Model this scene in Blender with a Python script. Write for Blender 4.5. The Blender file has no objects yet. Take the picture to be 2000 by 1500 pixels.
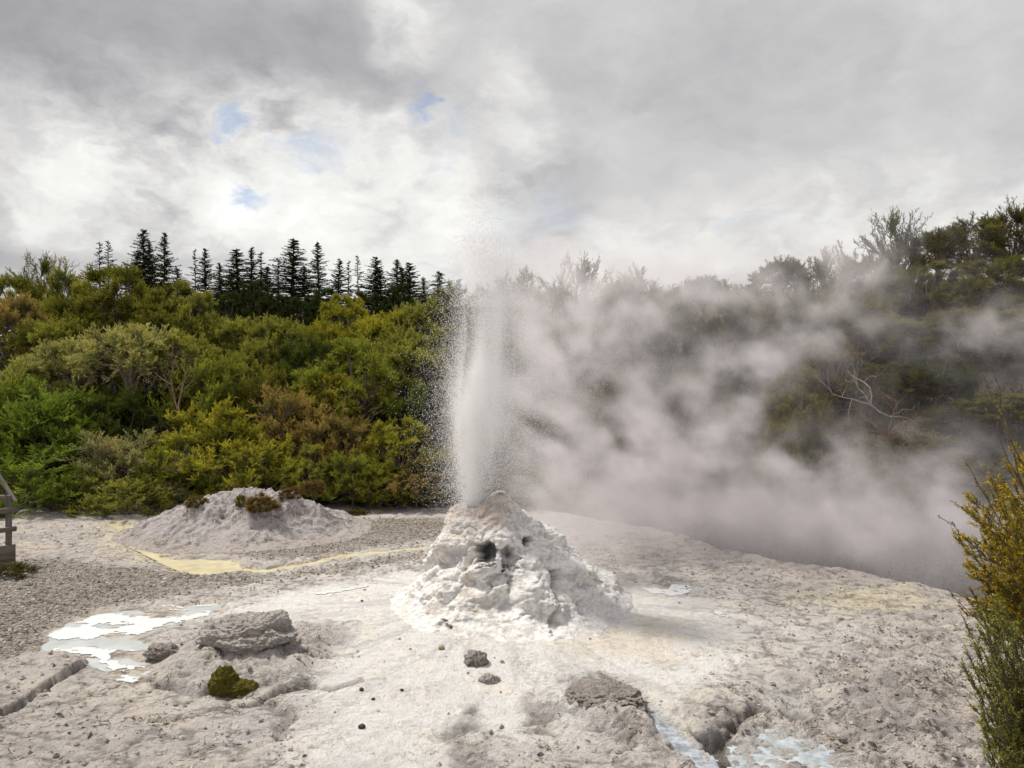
import bpy, bmesh, math, random
import numpy as np
from mathutils import Vector, Matrix
R = math.radians
rng = np.random.default_rng(7)
random.seed(7)
scene = bpy.context.scene
C = scene.collection

# ------------------------------------------------------------------ camera
CAMZ = 3.7; FPX = 1500.0
cam_d = bpy.data.cameras.new("camera"); cam = bpy.data.objects.new("camera", cam_d); C.objects.link(cam)
cam_d.sensor_width = 36; cam_d.lens = 27.0; cam_d.clip_start = 0.1; cam_d.clip_end = 3000
cam.location = (0, 0, CAMZ); cam.rotation_euler = (R(90), 0, 0)
scene.camera = cam

def G(px, py, z=0.0):
    d = (CAMZ - z) * FPX / (py - 750.0)
    return ((px - 1000) / FPX * d, d)
def P(px, py, D):
    return ((px - 1000) / FPX * D, D, CAMZ + (750 - py) / FPX * D)

# ------------------------------------------------------------------ nodes helper
def nodes_of(tree):
    tree.nodes.clear()
    def N(t, **kw):
        n = tree.nodes.new(t)
        for k, v in kw.items():
            if k.startswith('i_'):
                key = k[2:]
                n.inputs[int(key) if key.isdigit() else key.replace('_', ' ')].default_value = v
            else: setattr(n, k, v)
        return n
    def L(a, b): tree.links.new(a, b)
    def M(op, a, b=None, c=None, clamp=False):
        n = tree.nodes.new('ShaderNodeMath'); n.operation = op; n.use_clamp = clamp
        for i, v in enumerate((a, b, c)):
            if v is None: continue
            if isinstance(v, (int, float)): n.inputs[i].default_value = v
            else: tree.links.new(v, n.inputs[i])
        return n.outputs[0]
    def MIX(f, a, b, bt='MIX'):
        n = tree.nodes.new('ShaderNodeMix'); n.data_type = 'RGBA'; n.blend_type = bt
        for i, v in ((0, f), (6, a), (7, b)):
            if isinstance(v, (int, float)): n.inputs[i].default_value = v
            elif isinstance(v, (tuple, list)): n.inputs[i].default_value = (*v, 1) if len(v) == 3 else v
            else: tree.links.new(v, n.inputs[i])
        return n.outputs[2]
    def RNG(v, a, b, c=0.0, d=1.0, smooth=True):
        n = tree.nodes.new('ShaderNodeMapRange'); n.interpolation_type = 'SMOOTHSTEP' if smooth else 'LINEAR'
        tree.links.new(v, n.inputs[0])
        for i, x in enumerate((a, b, c, d)): n.inputs[i + 1].default_value = x
        return n.outputs[0]
    return N, L, M, MIX, RNG

# ------------------------------------------------------------------ world
SUN_EL, SUN_AZ = 58.0, -62.0            # azimuth from +Y, negative to the left
world = bpy.data.worlds.new("World"); scene.world = world; world.use_nodes = True
N, L, M, MIX, RNG = nodes_of(world.node_tree)
out = N('ShaderNodeOutputWorld')
sky = N('ShaderNodeTexSky', sky_type='NISHITA'); sky.sun_disc = False
sky.sun_elevation = R(SUN_EL); sky.sun_rotation = R(SUN_AZ); sky.altitude = 300; sky.dust_density = 0.6; sky.ozone_density = 2.5
bg_sky = N('ShaderNodeBackground', i_Strength=0.11); L(sky.outputs[0], bg_sky.inputs[0])
tc = N('ShaderNodeTexCoord'); gen = tc.outputs['Generated']
def vmath(op, a, b=None):
    n = world.node_tree.nodes.new('ShaderNodeVectorMath'); n.operation = op
    for i, v in enumerate((a, b)):
        if v is None: continue
        if isinstance(v, tuple): n.inputs[i].default_value = v
        else: L(v, n.inputs[i])
    return n
def wnoise(scale, detail, rough, vec, stretch=(1, 1, 1.9), off=(0, 0, 0), dist=0.0):
    mp = N('ShaderNodeMapping'); mp.inputs['Scale'].default_value = stretch; mp.inputs['Location'].default_value = off
    L(vec, mp.inputs[0])
    n = N('ShaderNodeTexNoise', i_Scale=scale, i_Detail=detail, i_Roughness=rough, i_Distortion=dist); L(mp.outputs[0], n.inputs['Vector'])
    return n
warp = wnoise(5.0, 5, 0.6, gen, off=(3, 1, 2))
wv = vmath('SUBTRACT', warp.outputs['Color'], (0.5, 0.5, 0.5)).outputs[0]
wv1 = vmath('MULTIPLY', wv, (0.16, 0.16, 0.12)).outputs[0]
gw = vmath('ADD', gen, wv1).outputs[0]
warp2 = wnoise(16.0, 6, 0.65, gen, off=(1, 5, 2))
wv2 = vmath('MULTIPLY', vmath('SUBTRACT', warp2.outputs['Color'], (0.5, 0.5, 0.5)).outputs[0], (0.075, 0.075, 0.06)).outputs[0]
gw2 = vmath('ADD', gw, wv2).outputs[0]
def ddir(px, py):
    v = Vector(((px - 1000) / FPX, 1, (750 - py) / FPX)); v.normalize(); return v
def spot(px, py, rx, rz, vec, tilt=0.0):
    # soft-edged patch of sky around one direction: 1 in the middle, 0 outside
    d = ddir(px, py)
    s = vmath('SUBTRACT', vec, tuple(d)).outputs[0]
    if tilt:
        mp = N('ShaderNodeVectorRotate', rotation_type='Y_AXIS'); L(s, mp.inputs['Vector']); mp.inputs['Angle'].default_value = R(tilt); s = mp.outputs[0]
    s = vmath('MULTIPLY', s, (1500 / rx, 1500 / rx, 1500 / rz)).outputs[0]
    ln = vmath('LENGTH', s).outputs['Value']
    return RNG(ln, 1.25, 0.35)
def MAXN(*a):
    r = a[0]
    for b in a[1:]: r = M('MAXIMUM', r, b)
    return r
n_big = wnoise(2.2, 6, 0.55, gen, off=(0.3, 0.2, 0.6)).outputs['Fac']
n_mid = wnoise(7.0, 8, 0.55, gw, off=(2.6, 0, 1), stretch=(1, 1, 1.6)).outputs['Fac']
n_fin = wnoise(15.0, 9, 0.58, gw, off=(4, 3, 1), stretch=(1, 1, 1.5), dist=0.1).outputs['Fac']
# bright patch low on the left, thinner bright bands
bright = MAXN(M('MULTIPLY', spot(500, 350, 520, 175, gw, 0), 1.0), M('MULTIPLY', spot(800, 440, 330, 170, gw), 0.85),
              M('MULTIPLY', spot(230, 420, 240, 80, gw), 0.75), M('MULTIPLY', spot(790, 60, 90, 80, gw), 0.45),
              M('MULTIPLY', spot(1010, 270, 80, 150, gw2), 0.35), M('MULTIPLY', spot(1250, 490, 420, 90, gw), 0.5),
              M('MULTIPLY', spot(1650, 450, 420, 110, gw), 0.5))
darkc = MAXN(M('MULTIPLY', spot(200, 150, 620, 230, gw), 1.0), M('MULTIPLY', spot(560, 120, 330, 120, gw), 0.8),
             M('MULTIPLY', spot(-40, 380, 190, 160, gw), 0.9), M('MULTIPLY', spot(300, 470, 230, 45, gw), 0.7),
             M('MULTIPLY', spot(1060, 400, 130, 120, gw), 0.75), M('MULTIPLY', spot(1500, 120, 330, 140, gw), 0.35),
             M('MULTIPLY', spot(1130, 110, 130, 90, gw), 0.35))
val = M('ADD', M('MULTIPLY_ADD', bright, 0.38, 0.60), M('MULTIPLY', darkc, -0.22))
val = M('ADD', val, M('MULTIPLY_ADD', n_big, 0.16, -0.08))
amp = M('MULTIPLY_ADD', bright, 0.95, 0.22)
val = M('ADD', val, M('MULTIPLY', M('SUBTRACT', n_mid, 0.5), amp))
val = M('ADD', val, M('MULTIPLY', M('SUBTRACT', n_fin, 0.5), M('MULTIPLY', amp, 0.8)))
val = M('SUBTRACT', val, M('MULTIPLY', M('MAXIMUM', M('SUBTRACT', val, 0.82), 0.0), 0.5))
tint = MIX(RNG(val, 0.38, 0.85), (0.985, 0.965, 0.995), (1.0, 0.995, 0.97))
blk = MIX(1.0, tint, (1, 1, 1), 'MULTIPLY')
vv = N('ShaderNodeCombineColor'); [L(val, vv.inputs[i]) for i in range(3)]
ccol = MIX(1.0, blk, vv.outputs[0], 'MULTIPLY')
bg_cl = N('ShaderNodeBackground', i_Strength=1.0); L(ccol, bg_cl.inputs[0])
holes = MAXN(M('MULTIPLY', spot(458, 262, 40, 26, gw2), 0.8), M('MULTIPLY', spot(608, 295, 62, 30, gw2, 35), 0.7), M('MULTIPLY', spot(495, 392, 50, 20, gw2, -18), 0.9),
             M('MULTIPLY', spot(822, 225, 46, 42, gw2, 35), 0.95), M('MULTIPLY', spot(885, 270, 70, 42, gw2, 25), 0.5), M('MULTIPLY', spot(1060, 425, 120, 66, gw2), 0.28),
             M('MULTIPLY', spot(1445, 436, 66, 24, gw2, -10), 0.42))
holes = M('MULTIPLY', holes, RNG(n_fin, 0.38, 0.60), clamp=True)
mx = N('ShaderNodeMixShader'); L(M('MULTIPLY', holes, 0.72), mx.inputs[0]); L(bg_cl.outputs[0], mx.inputs[1]); L(bg_sky.outputs[0], mx.inputs[2])
L(mx.outputs[0], out.inputs[0])

sun_d = bpy.data.lights.new("sun", 'SUN'); sun = bpy.data.objects.new("sun", sun_d); C.objects.link(sun)
sun_d.energy = 3.9; sun_d.angle = R(6); sun_d.color = (1.0, 0.94, 0.85)
az, el = R(SUN_AZ), R(SUN_EL)
sd = Vector((math.sin(az) * math.cos(el), math.cos(az) * math.cos(el), math.sin(el)))
sun.rotation_euler = sd.to_track_quat('Z', 'Y').to_euler()

scene.view_settings.view_transform = 'Standard'; scene.view_settings.look = 'None'
scene.view_settings.exposure = 0.06; scene.view_settings.gamma = 1.0
scene.cycles.volume_bounces = 10
scene.cycles.max_bounces = 12; scene.cycles.diffuse_bounces = 3; scene.cycles.transparent_max_bounces = 6
scene.cycles.volume_step_rate = 2.5; scene.cycles.volume_max_steps = 256

# ------------------------------------------------------------------ numpy noise
_G = rng.normal(size=(4096, 3)); _G /= np.linalg.norm(_G, axis=1)[:, None]; _G = (_G * 1.55).astype(np.float32)
_PX, _PY, _PZ = 73856093, 19349663, 83492791
def perlin(x, y, z=None, seed=0):
    x = np.asarray(x, np.float32); y = np.asarray(y, np.float32)
    z = np.full_like(x, 0.37 + seed) if z is None else np.asarray(z, np.float32)
    xi = np.floor(x).astype(np.int64); yi = np.floor(y).astype(np.int64); zi = np.floor(z).astype(np.int64)
    xf = x - xi; yf = y - yi; zf = z - zi
    u = xf ** 3 * (xf * (xf * 6 - 15) + 10); v = yf ** 3 * (yf * (yf * 6 - 15) + 10); w = zf ** 3 * (zf * (zf * 6 - 15) + 10)
    r = 0
    for a in (0, 1):
        for b in (0, 1):
            for c in (0, 1):
                h = (((xi + a) * _PX) ^ ((yi + b) * _PY) ^ ((zi + c) * _PZ) ^ (seed * 7919 + 13))
                h = (h ^ (h >> 13)) & 4095
                g = _G[h]
                dp = g[..., 0] * (xf - a) + g[..., 1] * (yf - b) + g[..., 2] * (zf - c)
                r = r + dp * (u if a else 1 - u) * (v if b else 1 - v) * (w if c else 1 - w)
    return r
def fbm(x, y, z=None, oct=4, seed=0, gain=0.5, lac=2.03):
    r = 0; a = 1.0; f = 1.0; t = 0
    for i in range(oct):
        r = r + a * perlin(x * f + i * 17.3, y * f - i * 9.1, None if z is None else z * f + i * 5.7, seed + i)
        t += a; a *= gain; f *= lac
    return r / t
def ridge(x, y, z=None, oct=4, seed=0, gain=0.5):
    r = 0; a = 1.0; f = 1.0; t = 0
    for i in range(oct):
        n = 1 - np.abs(perlin(x * f + i * 7.3, y * f - i * 3.1, None if z is None else z * f, seed + i)) * 2
        r = r + a * n; t += a; a *= gain; f *= 2.07
    return r / t
def sstep(a, b, x):
    t = np.clip((x - a) / (b - a), 0, 1); return t * t * (3 - 2 * t)
def poly_sd(x, y, pts):
    """signed distance, positive inside"""
    d2 = np.full(x.shape, 1e9, np.float32); ins = np.zeros(x.shape, bool)
    n = len(pts)
    for i in range(n):
        ax, ay = pts[i]; bx, by = pts[(i + 1) % n]
        ex, ey = bx - ax, by - ay; wx, wy = x - ax, y - ay
        t = np.clip((wx * ex + wy * ey) / (ex * ex + ey * ey + 1e-12), 0, 1)
        d2 = np.minimum(d2, (wx - ex * t) ** 2 + (wy - ey * t) ** 2)
        c = ((ay > y) != (by > y)) & (x < (bx - ax) * (y - ay) / (by - ay + 1e-12) + ax)
        ins ^= c
    d = np.sqrt(d2)
    return np.where(ins, d, -d)
def line_sd(x, y, pts):
    """distance to a polyline and the arc parameter's side sign"""
    d2 = np.full(x.shape, 1e9, np.float32); sg = np.zeros(x.shape, np.float32)
    for i in range(len(pts) - 1):
        ax, ay = pts[i]; bx, by = pts[i + 1]
        ex, ey = bx - ax, by - ay; wx, wy = x - ax, y - ay
        t = np.clip((wx * ex + wy * ey) / (ex * ex + ey * ey + 1e-12), 0, 1)
        dd = (wx - ex * t) ** 2 + (wy - ey * t) ** 2
        s = np.sign(ex * wy - ey * wx)
        sg = np.where(dd < d2, s, sg); d2 = np.minimum(d2, dd)
    return np.sqrt(d2), sg
def gp(*pts, z=0.0): return [G(a, b, z) for a, b in pts]

# ------------------------------------------------------------------ object helpers
def tag(o, label=None, cat=None, group=None, kind=None):
    if label: o['label'] = label
    if cat: o['category'] = cat
    if group: o['group'] = group
    if kind: o['kind'] = kind
    return o
def mesh_np(name, v, f, mats=(), smooth=True, attrs=None, cattrs=None, midx=None):
    """mesh data from arrays; f is (M,3) or (M,4)"""
    me = bpy.data.meshes.new(name)
    v = np.asarray(v, np.float32); f = np.asarray(f, np.int32); k = f.shape[1]
    me.vertices.add(len(v)); me.vertices.foreach_set('co', v.ravel())
    me.loops.add(f.size); me.loops.foreach_set('vertex_index', f.ravel())
    me.polygons.add(len(f)); me.polygons.foreach_set('loop_start', np.arange(0, f.size, k, dtype=np.int32))
    if midx is not None: me.polygons.foreach_set('material_index', np.asarray(midx, np.int32))
    me.update(calc_edges=True)
    me.polygons.foreach_set('use_smooth', np.full(len(f), smooth))
    for nm, a in (attrs or {}).items():
        at = me.attributes.new(nm, 'FLOAT', 'POINT'); at.data.foreach_set('value', np.asarray(a, np.float32).ravel())
    for nm, a in (cattrs or {}).items():
        at = me.attributes.new(nm, 'FLOAT_VECTOR', 'POINT'); at.data.foreach_set('vector', np.asarray(a, np.float32).ravel())
    for m in mats: me.materials.append(m)
    return me
def obj(name, me, parent=None, loc=(0, 0, 0)):
    o = bpy.data.objects.new(name, me); C.objects.link(o); o.location = loc
    if parent: o.parent = parent
    return o
def grid_faces(nr, nc):
    i = np.arange((nr - 1) * (nc - 1)); r = i // (nc - 1); c = i % (nc - 1); a = r * nc + c
    return np.stack([a, a + 1, a + nc + 1, a + nc], 1)
def tubes(segs, sides=5):
    """segs: list of (p0, p1, r0, r1) -> verts, quads"""
    if not len(segs): return np.zeros((0, 3)), np.zeros((0, 4), int)
    p0 = np.array([s[0] for s in segs], float); p1 = np.array([s[1] for s in segs], float)
    r0 = np.array([s[2] for s in segs]); r1 = np.array([s[3] for s in segs])
    d = p1 - p0; d /= np.linalg.norm(d, axis=1)[:, None] + 1e-9
    up = np.where(np.abs(d[:, 2:3]) > 0.9, np.array([[1.0, 0, 0]]), np.array([[0, 0, 1.0]]))
    a = np.cross(d, up); a /= np.linalg.norm(a, axis=1)[:, None]; b = np.cross(d, a)
    n = len(segs); ang = np.arange(sides) * 2 * math.pi / sides
    ring = a[:, None] * np.cos(ang)[None, :, None] + b[:, None] * np.sin(ang)[None, :, None]
    v = np.concatenate([p0[:, None] + ring * r0[:, None, None], p1[:, None] + ring * r1[:, None, None]], 1).reshape(-1, 3)
    k = np.arange(sides); k2 = (k + 1) % sides
    q = np.stack([k, k2, k2 + sides, k + sides], 1)
    f = (np.arange(n)[:, None, None] * 2 * sides + q[None]).reshape(-1, 4)
    return v, f

# ------------------------------------------------------------------ materials
def new_mat(name):
    m = bpy.data.materials.new(name); m.use_nodes = True
    return (m, *nodes_of(m.node_tree))

def mineral_material(name, base=None, grain=1.0, bump=0.6, rough=0.85, attr='tone', gscale=1.0, cavity=0.7, bdist=0.10):
    """sinter: colour comes from the painted mineral zones (attr) or base, grained and pitted by noise"""
    m, N, L, M, MIX, RNG = new_mat(name)
    o = N('ShaderNodeOutputMaterial'); b = N('ShaderNodeBsdfPrincipled'); L(b.outputs[0], o.inputs[0])
    tc = N('ShaderNodeTexCoord'); co = tc.outputs['Object']
    if base is None:
        a = N('ShaderNodeAttribute', attribute_name=attr); col = a.outputs['Vector']
    else:
        rgb = N('ShaderNodeRGB'); rgb.outputs[0].default_value = (*base, 1); col = rgb.outputs[0]
    gr = N('ShaderNodeAttribute', attribute_name='gravel').outputs['Fac']
    n1 = N('ShaderNodeTexNoise', i_Scale=9 * gscale, i_Detail=9, i_Roughness=0.68); L(co, n1.inputs['Vector'])
    n2 = N('ShaderNodeTexNoise', i_Scale=38 * gscale, i_Detail=6, i_Roughness=0.7); L(co, n2.inputs['Vector'])
    n3 = N('ShaderNodeTexNoise', i_Scale=1.7 * gscale, i_Detail=6, i_Roughness=0.6); L(co, n3.inputs['Vector'])
    vo = N('ShaderNodeTexVoronoi', i_Scale=24.0); L(co, vo.inputs['Vector'])
    sp = N('ShaderNodeSeparateColor'); L(vo.outputs['Color'], sp.inputs[0])
    k = M('ADD', M('MULTIPLY', M('SUBTRACT', n1.outputs['Fac'], 0.5), 0.75 * grain), M('MULTIPLY', M('SUBTRACT', n2.outputs['Fac'], 0.5), 0.85 * grain))
    k = M('ADD', k, M('MULTIPLY', M('SUBTRACT', n3.outputs['Fac'], 0.5), 0.35 * grain))
    smo = M('MULTIPLY_ADD', N('ShaderNodeAttribute', attribute_name='smooth_zone').outputs['Fac'], -0.55, 1.0)
    k = M('MULTIPLY', k, smo)
    k = M('ADD', k, M('MULTIPLY', gr, M('MULTIPLY_ADD', sp.outputs[0], 0.5, -0.28)))
    n4 = N('ShaderNodeTexNoise', i_Scale=3.4 * gscale, i_Detail=8, i_Roughness=0.62, i_Distortion=0.6); L(co, n4.inputs['Vector'])
    smo2 = M('MULTIPLY_ADD', N('ShaderNodeAttribute', attribute_name='smooth_zone').outputs['Fac'], -0.7, 1.0)
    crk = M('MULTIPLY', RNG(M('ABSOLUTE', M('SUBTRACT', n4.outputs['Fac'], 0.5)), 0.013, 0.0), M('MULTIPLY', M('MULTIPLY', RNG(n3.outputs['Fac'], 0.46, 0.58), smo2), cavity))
    # low spots of the grain darkened, pit shade put into the colour
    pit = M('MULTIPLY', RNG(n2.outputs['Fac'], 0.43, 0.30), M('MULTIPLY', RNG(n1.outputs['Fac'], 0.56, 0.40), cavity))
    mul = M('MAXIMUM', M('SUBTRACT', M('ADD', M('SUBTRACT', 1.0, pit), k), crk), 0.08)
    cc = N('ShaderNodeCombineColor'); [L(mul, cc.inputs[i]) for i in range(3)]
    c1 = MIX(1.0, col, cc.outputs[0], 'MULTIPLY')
    warm = MIX(M('MULTIPLY', RNG(n3.outputs['Fac'], 0.5, 0.7), 0.22), c1, MIX(1.0, c1, (1.0, 0.86, 0.62), 'MULTIPLY'))
    L(warm, b.inputs['Base Color']); b.inputs['Roughness'].default_value = rough; b.inputs['Specular IOR Level'].default_value = 0.25
    bp = N('ShaderNodeBump', i_Strength=bump, i_Distance=bdist)
    hgt = M('ADD', M('MULTIPLY', n1.outputs['Fac'], 1.2), M('MULTIPLY', n2.outputs['Fac'], 0.5))
    hgt = M('SUBTRACT', hgt, M('MULTIPLY', crk, 0.5))
    hgt = M('ADD', hgt, M('MULTIPLY', gr, M('MULTIPLY', vo.outputs['Distance'], -0.9)))
    L(hgt, bp.inputs['Height']); L(bp.outputs[0], b.inputs['Normal'])
    return m

def leaf_material(name, transl=0.25, var=0.35, spec=0.2):
    m, N, L, M, MIX, RNG = new_mat(name)
    o = N('ShaderNodeOutputMaterial')
    oi = N('ShaderNodeObjectInfo'); tip = N('ShaderNodeAttribute', attribute_name='tip').outputs['Fac']
    rnd = N('ShaderNodeAttribute', attribute_name='rnd').outputs['Fac']
    geo = N('ShaderNodeNewGeometry')
    n = N('ShaderNodeTexNoise', i_Scale=0.9, i_Detail=4, i_Roughness=0.6); L(geo.outputs['Position'], n.inputs['Vector'])
    base = oi.outputs['Color']
    yel = MIX(1.0, base, (1.5, 1.38, 1.0), 'MULTIPLY'); inner_shade = MIX(1.0, base, (0.26, 0.34, 0.30), 'MULTIPLY')  # inner leaves darkened as crown shade in the colour; tips yellower new growth
    c = MIX(tip, inner_shade, yel)
    brown = MIX(1.0, base, (1.5, 0.85, 0.55), 'MULTIPLY')
    c = MIX(M('MULTIPLY', RNG(n.outputs['Fac'], 0.55, 0.75), 0.25), c, brown)
    k = M('MULTIPLY_ADD', M('SUBTRACT', rnd, 0.5), var * 2, 1.0)
    k = M('MULTIPLY', k, M('MULTIPLY_ADD', M('SUBTRACT', n.outputs['Fac'], 0.5), 1.1, 1.0))
    cc = N('ShaderNodeCombineColor'); [L(k, cc.inputs[i]) for i in range(3)]
    c = MIX(1.0, c, cc.outputs[0], 'MULTIPLY')
    d = N('ShaderNodeBsdfDiffuse'); t = N('ShaderNodeBsdfTranslucent'); L(c, d.inputs[0]); L(c, t.inputs[0])
    s = N('ShaderNodeMixShader', i_0=transl); L(d.outputs[0], s.inputs[1]); L(t.outputs[0], s.inputs[2])
    L(s.outputs[0], o.inputs[0])
    return m
def wood_material(name, col, scale=12, grain=0.5):
    m, N, L, M, MIX, RNG = new_mat(name)
    o = N('ShaderNodeOutputMaterial'); b = N('ShaderNodeBsdfPrincipled'); L(b.outputs[0], o.inputs[0])
    tc = N('ShaderNodeTexCoord'); mp = N('ShaderNodeMapping'); mp.inputs['Scale'].default_value = (scale, scale, scale * 0.18); L(tc.outputs['Object'], mp.inputs[0])
    n = N('ShaderNodeTexNoise', i_Scale=2.0, i_Detail=7, i_Roughness=0.65); L(mp.outputs[0], n.inputs['Vector'])
    c = MIX(RNG(n.outputs['Fac'], 0.3, 0.7), tuple(x * (1 - grain) for x in col), tuple(min(1, x * (1 + grain)) for x in col))
    L(c, b.inputs['Base Color']); b.inputs['Roughness'].default_value = 0.85
    bp = N('ShaderNodeBump', i_Strength=0.6, i_Distance=0.02); L(n.outputs['Fac'], bp.inputs['Height']); L(bp.outputs[0], b.inputs['Normal'])
    return m
def plain(name, col, rough=0.6, spec=0.5, nscale=8, var=0.2, bump=0.0):
    m, N, L, M, MIX, RNG = new_mat(name)
    o = N('ShaderNodeOutputMaterial'); b = N('ShaderNodeBsdfPrincipled'); L(b.outputs[0], o.inputs[0])
    tc = N('ShaderNodeTexCoord'); n = N('ShaderNodeTexNoise', i_Scale=nscale, i_Detail=6, i_Roughness=0.6); L(tc.outputs['Object'], n.inputs['Vector'])
    c = MIX(RNG(n.outputs['Fac'], 0.3, 0.7), tuple(x * (1 - var) for x in col), tuple(min(1, x * (1 + var)) for x in col))
    L(c, b.inputs['Base Color']); b.inputs['Roughness'].default_value = rough; b.inputs['Specular IOR Level'].default_value = spec
    if bump:
        bp = N('ShaderNodeBump', i_Strength=bump, i_Distance=0.02); L(n.outputs['Fac'], bp.inputs['Height']); L(bp.outputs[0], b.inputs['Normal'])
    return m

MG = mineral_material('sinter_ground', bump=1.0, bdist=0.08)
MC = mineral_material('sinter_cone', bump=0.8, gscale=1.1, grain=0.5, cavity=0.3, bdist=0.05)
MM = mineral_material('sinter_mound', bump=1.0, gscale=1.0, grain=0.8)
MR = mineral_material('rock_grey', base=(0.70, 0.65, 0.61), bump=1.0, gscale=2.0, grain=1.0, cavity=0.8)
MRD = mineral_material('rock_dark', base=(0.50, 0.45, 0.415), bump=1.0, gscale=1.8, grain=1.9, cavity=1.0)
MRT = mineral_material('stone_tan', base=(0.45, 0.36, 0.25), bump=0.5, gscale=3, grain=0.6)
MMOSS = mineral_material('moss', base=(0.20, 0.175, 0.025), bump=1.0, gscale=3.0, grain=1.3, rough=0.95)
MDK = plain('stone_black', (0.035, 0.03, 0.028), 0.7)
MLEAF = leaf_material('leaves'); MNEED = leaf_material('needles', transl=0.15, var=0.3)
MBARK = wood_material('bark', (0.13, 0.10, 0.075)); MBARKP = wood_material('bark_pale', (0.30, 0.24, 0.19))
MWOOD = wood_material('weathered_timber', (0.13, 0.115, 0.095), 6, 0.45)

# ------------------------------------------------------------------ terrain
RIMX = [-30, -6, -1.0, 1.3, 2.2, 3.1, 4.2, 4.7, 5.3, 6.25, 6.95, 7.55, 8.0, 8.6, 12, 40]
RIMY = [27, 26, 24.5, 22.3, 21.3, 20.2, 18.9, 17.4, 16.4, 15.6, 14.9, 14.2, 13.3, 12.5, 8, -10]
POOL = gp((75, 1270), (95, 1225), (180, 1190), (300, 1180), (430, 1168), (435, 1195), (330, 1215), (270, 1240), (330, 1262), (320, 1290), (260, 1335), (215, 1320), (190, 1292), (150, 1278))
STREAM = gp((222, 1022), (262, 1040), (255, 1062), (300, 1085), (360, 1103), (430, 1108), (520, 1112), (590, 1101), (640, 1088), (720, 1078), (840, 1066))
BASIN = gp((330, 1088), (460, 1092), (475, 1112), (400, 1120), (340, 1112))
SLAB = gp((172, 1284), (150, 1302), (100, 1332), (40, 1373), (-60, 1428), (-300, 1500), (-500, 1380), (-60, 1322), (30, 1292), (90, 1280), (130, 1276))
SLABEDGE = gp((172, 1288), (150, 1305), (100, 1335), (40, 1375), (-60, 1430))
WHITE = gp((780, 1120), (560, 1160), (430, 1195), (470, 1240), (640, 1245), (690, 1260), (600, 1330), (610, 1400), (560, 1460), (590, 1560), (880, 1560), (900, 1450), (1110, 1440), (1130, 1330),
           (1300, 1400), (1420, 1330), (1480, 1240), (1430, 1190), (1300, 1150), (1200, 1140))
GRAVEL = gp((-300, 1100), (100, 1090), (330, 1118), (560, 1120), (840, 1075), (840, 1100), (600, 1128), (350, 1160), (180, 1185), (90, 1230), (60, 1285), (-60, 1330), (-300, 1400))
GRAVEL2 = gp((640, 1015), (880, 1010), (870, 1050), (700, 1072), (560, 1095), (450, 1085), (520, 1070), (720, 1040))
OUTCROP = gp((300, 1330), (310, 1290), (400, 1240), (560, 1225), (700, 1225), (680, 1255), (610, 1300), (600, 1335), (500, 1350), (420, 1345), (350, 1340))
CHANNEL = gp((1175, 1322), (1225, 1345), (1265, 1385), (1310, 1430), (1370, 1480), (1400, 1540))
ROUGHR = gp((1560, 1290), (1760, 1200), (1990, 1180), (2100, 1560), (1380, 1560), (1420, 1400), (1500, 1330))
POOLR = gp((1430, 1560), (1440, 1440), (1480, 1415), (1560, 1420), (1600, 1450), (1680, 1480), (1720, 1560))
POOLR2 = gp((1485, 1310), (1560, 1330), (1590, 1390), (1560, 1405), (1500, 1350), (1480, 1335))
OUTR = gp((1110, 1325), (1190, 1322), (1240, 1350), (1290, 1420), (1290, 1470), (1190, 1450), (1120, 1400), (1105, 1360))
MOUNDR = gp((1640, 1340), (1720, 1305), (1830, 1320), (1850, 1400), (1740, 1425), (1650, 1400))
CRACKR = gp((1480, 1380), (1440, 1400), (1405, 1440), (1390, 1500), (1385, 1560))
SCAB1 = gp((900, 1385), (935, 1370), (950, 1420), (940, 1500), (880, 1500), (870, 1440)); SCAB2 = gp((1010, 1370), (1070, 1350), (1110, 1390), (1090, 1440), (1030, 1430))
SCAB3 = gp((1400, 1400), (1480, 1370), (1500, 1395), (1450, 1420), (1420, 1470), (1395, 1460))
RECESSO = gp((305, 1335), (350, 1343), (385, 1352), (425, 1346)); RECESSP = gp((500, 1372), (540, 1350), (600, 1340), (650, 1348), (705, 1332))  # recess under the boulder ledge: shallow groove with its shade painted dark
CRACKB = gp((300, 1395), (420, 1380), (540, 1372), (548, 1400), (545, 1440))
CX, CY = -0.22, 13.05            # cone centre

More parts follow.
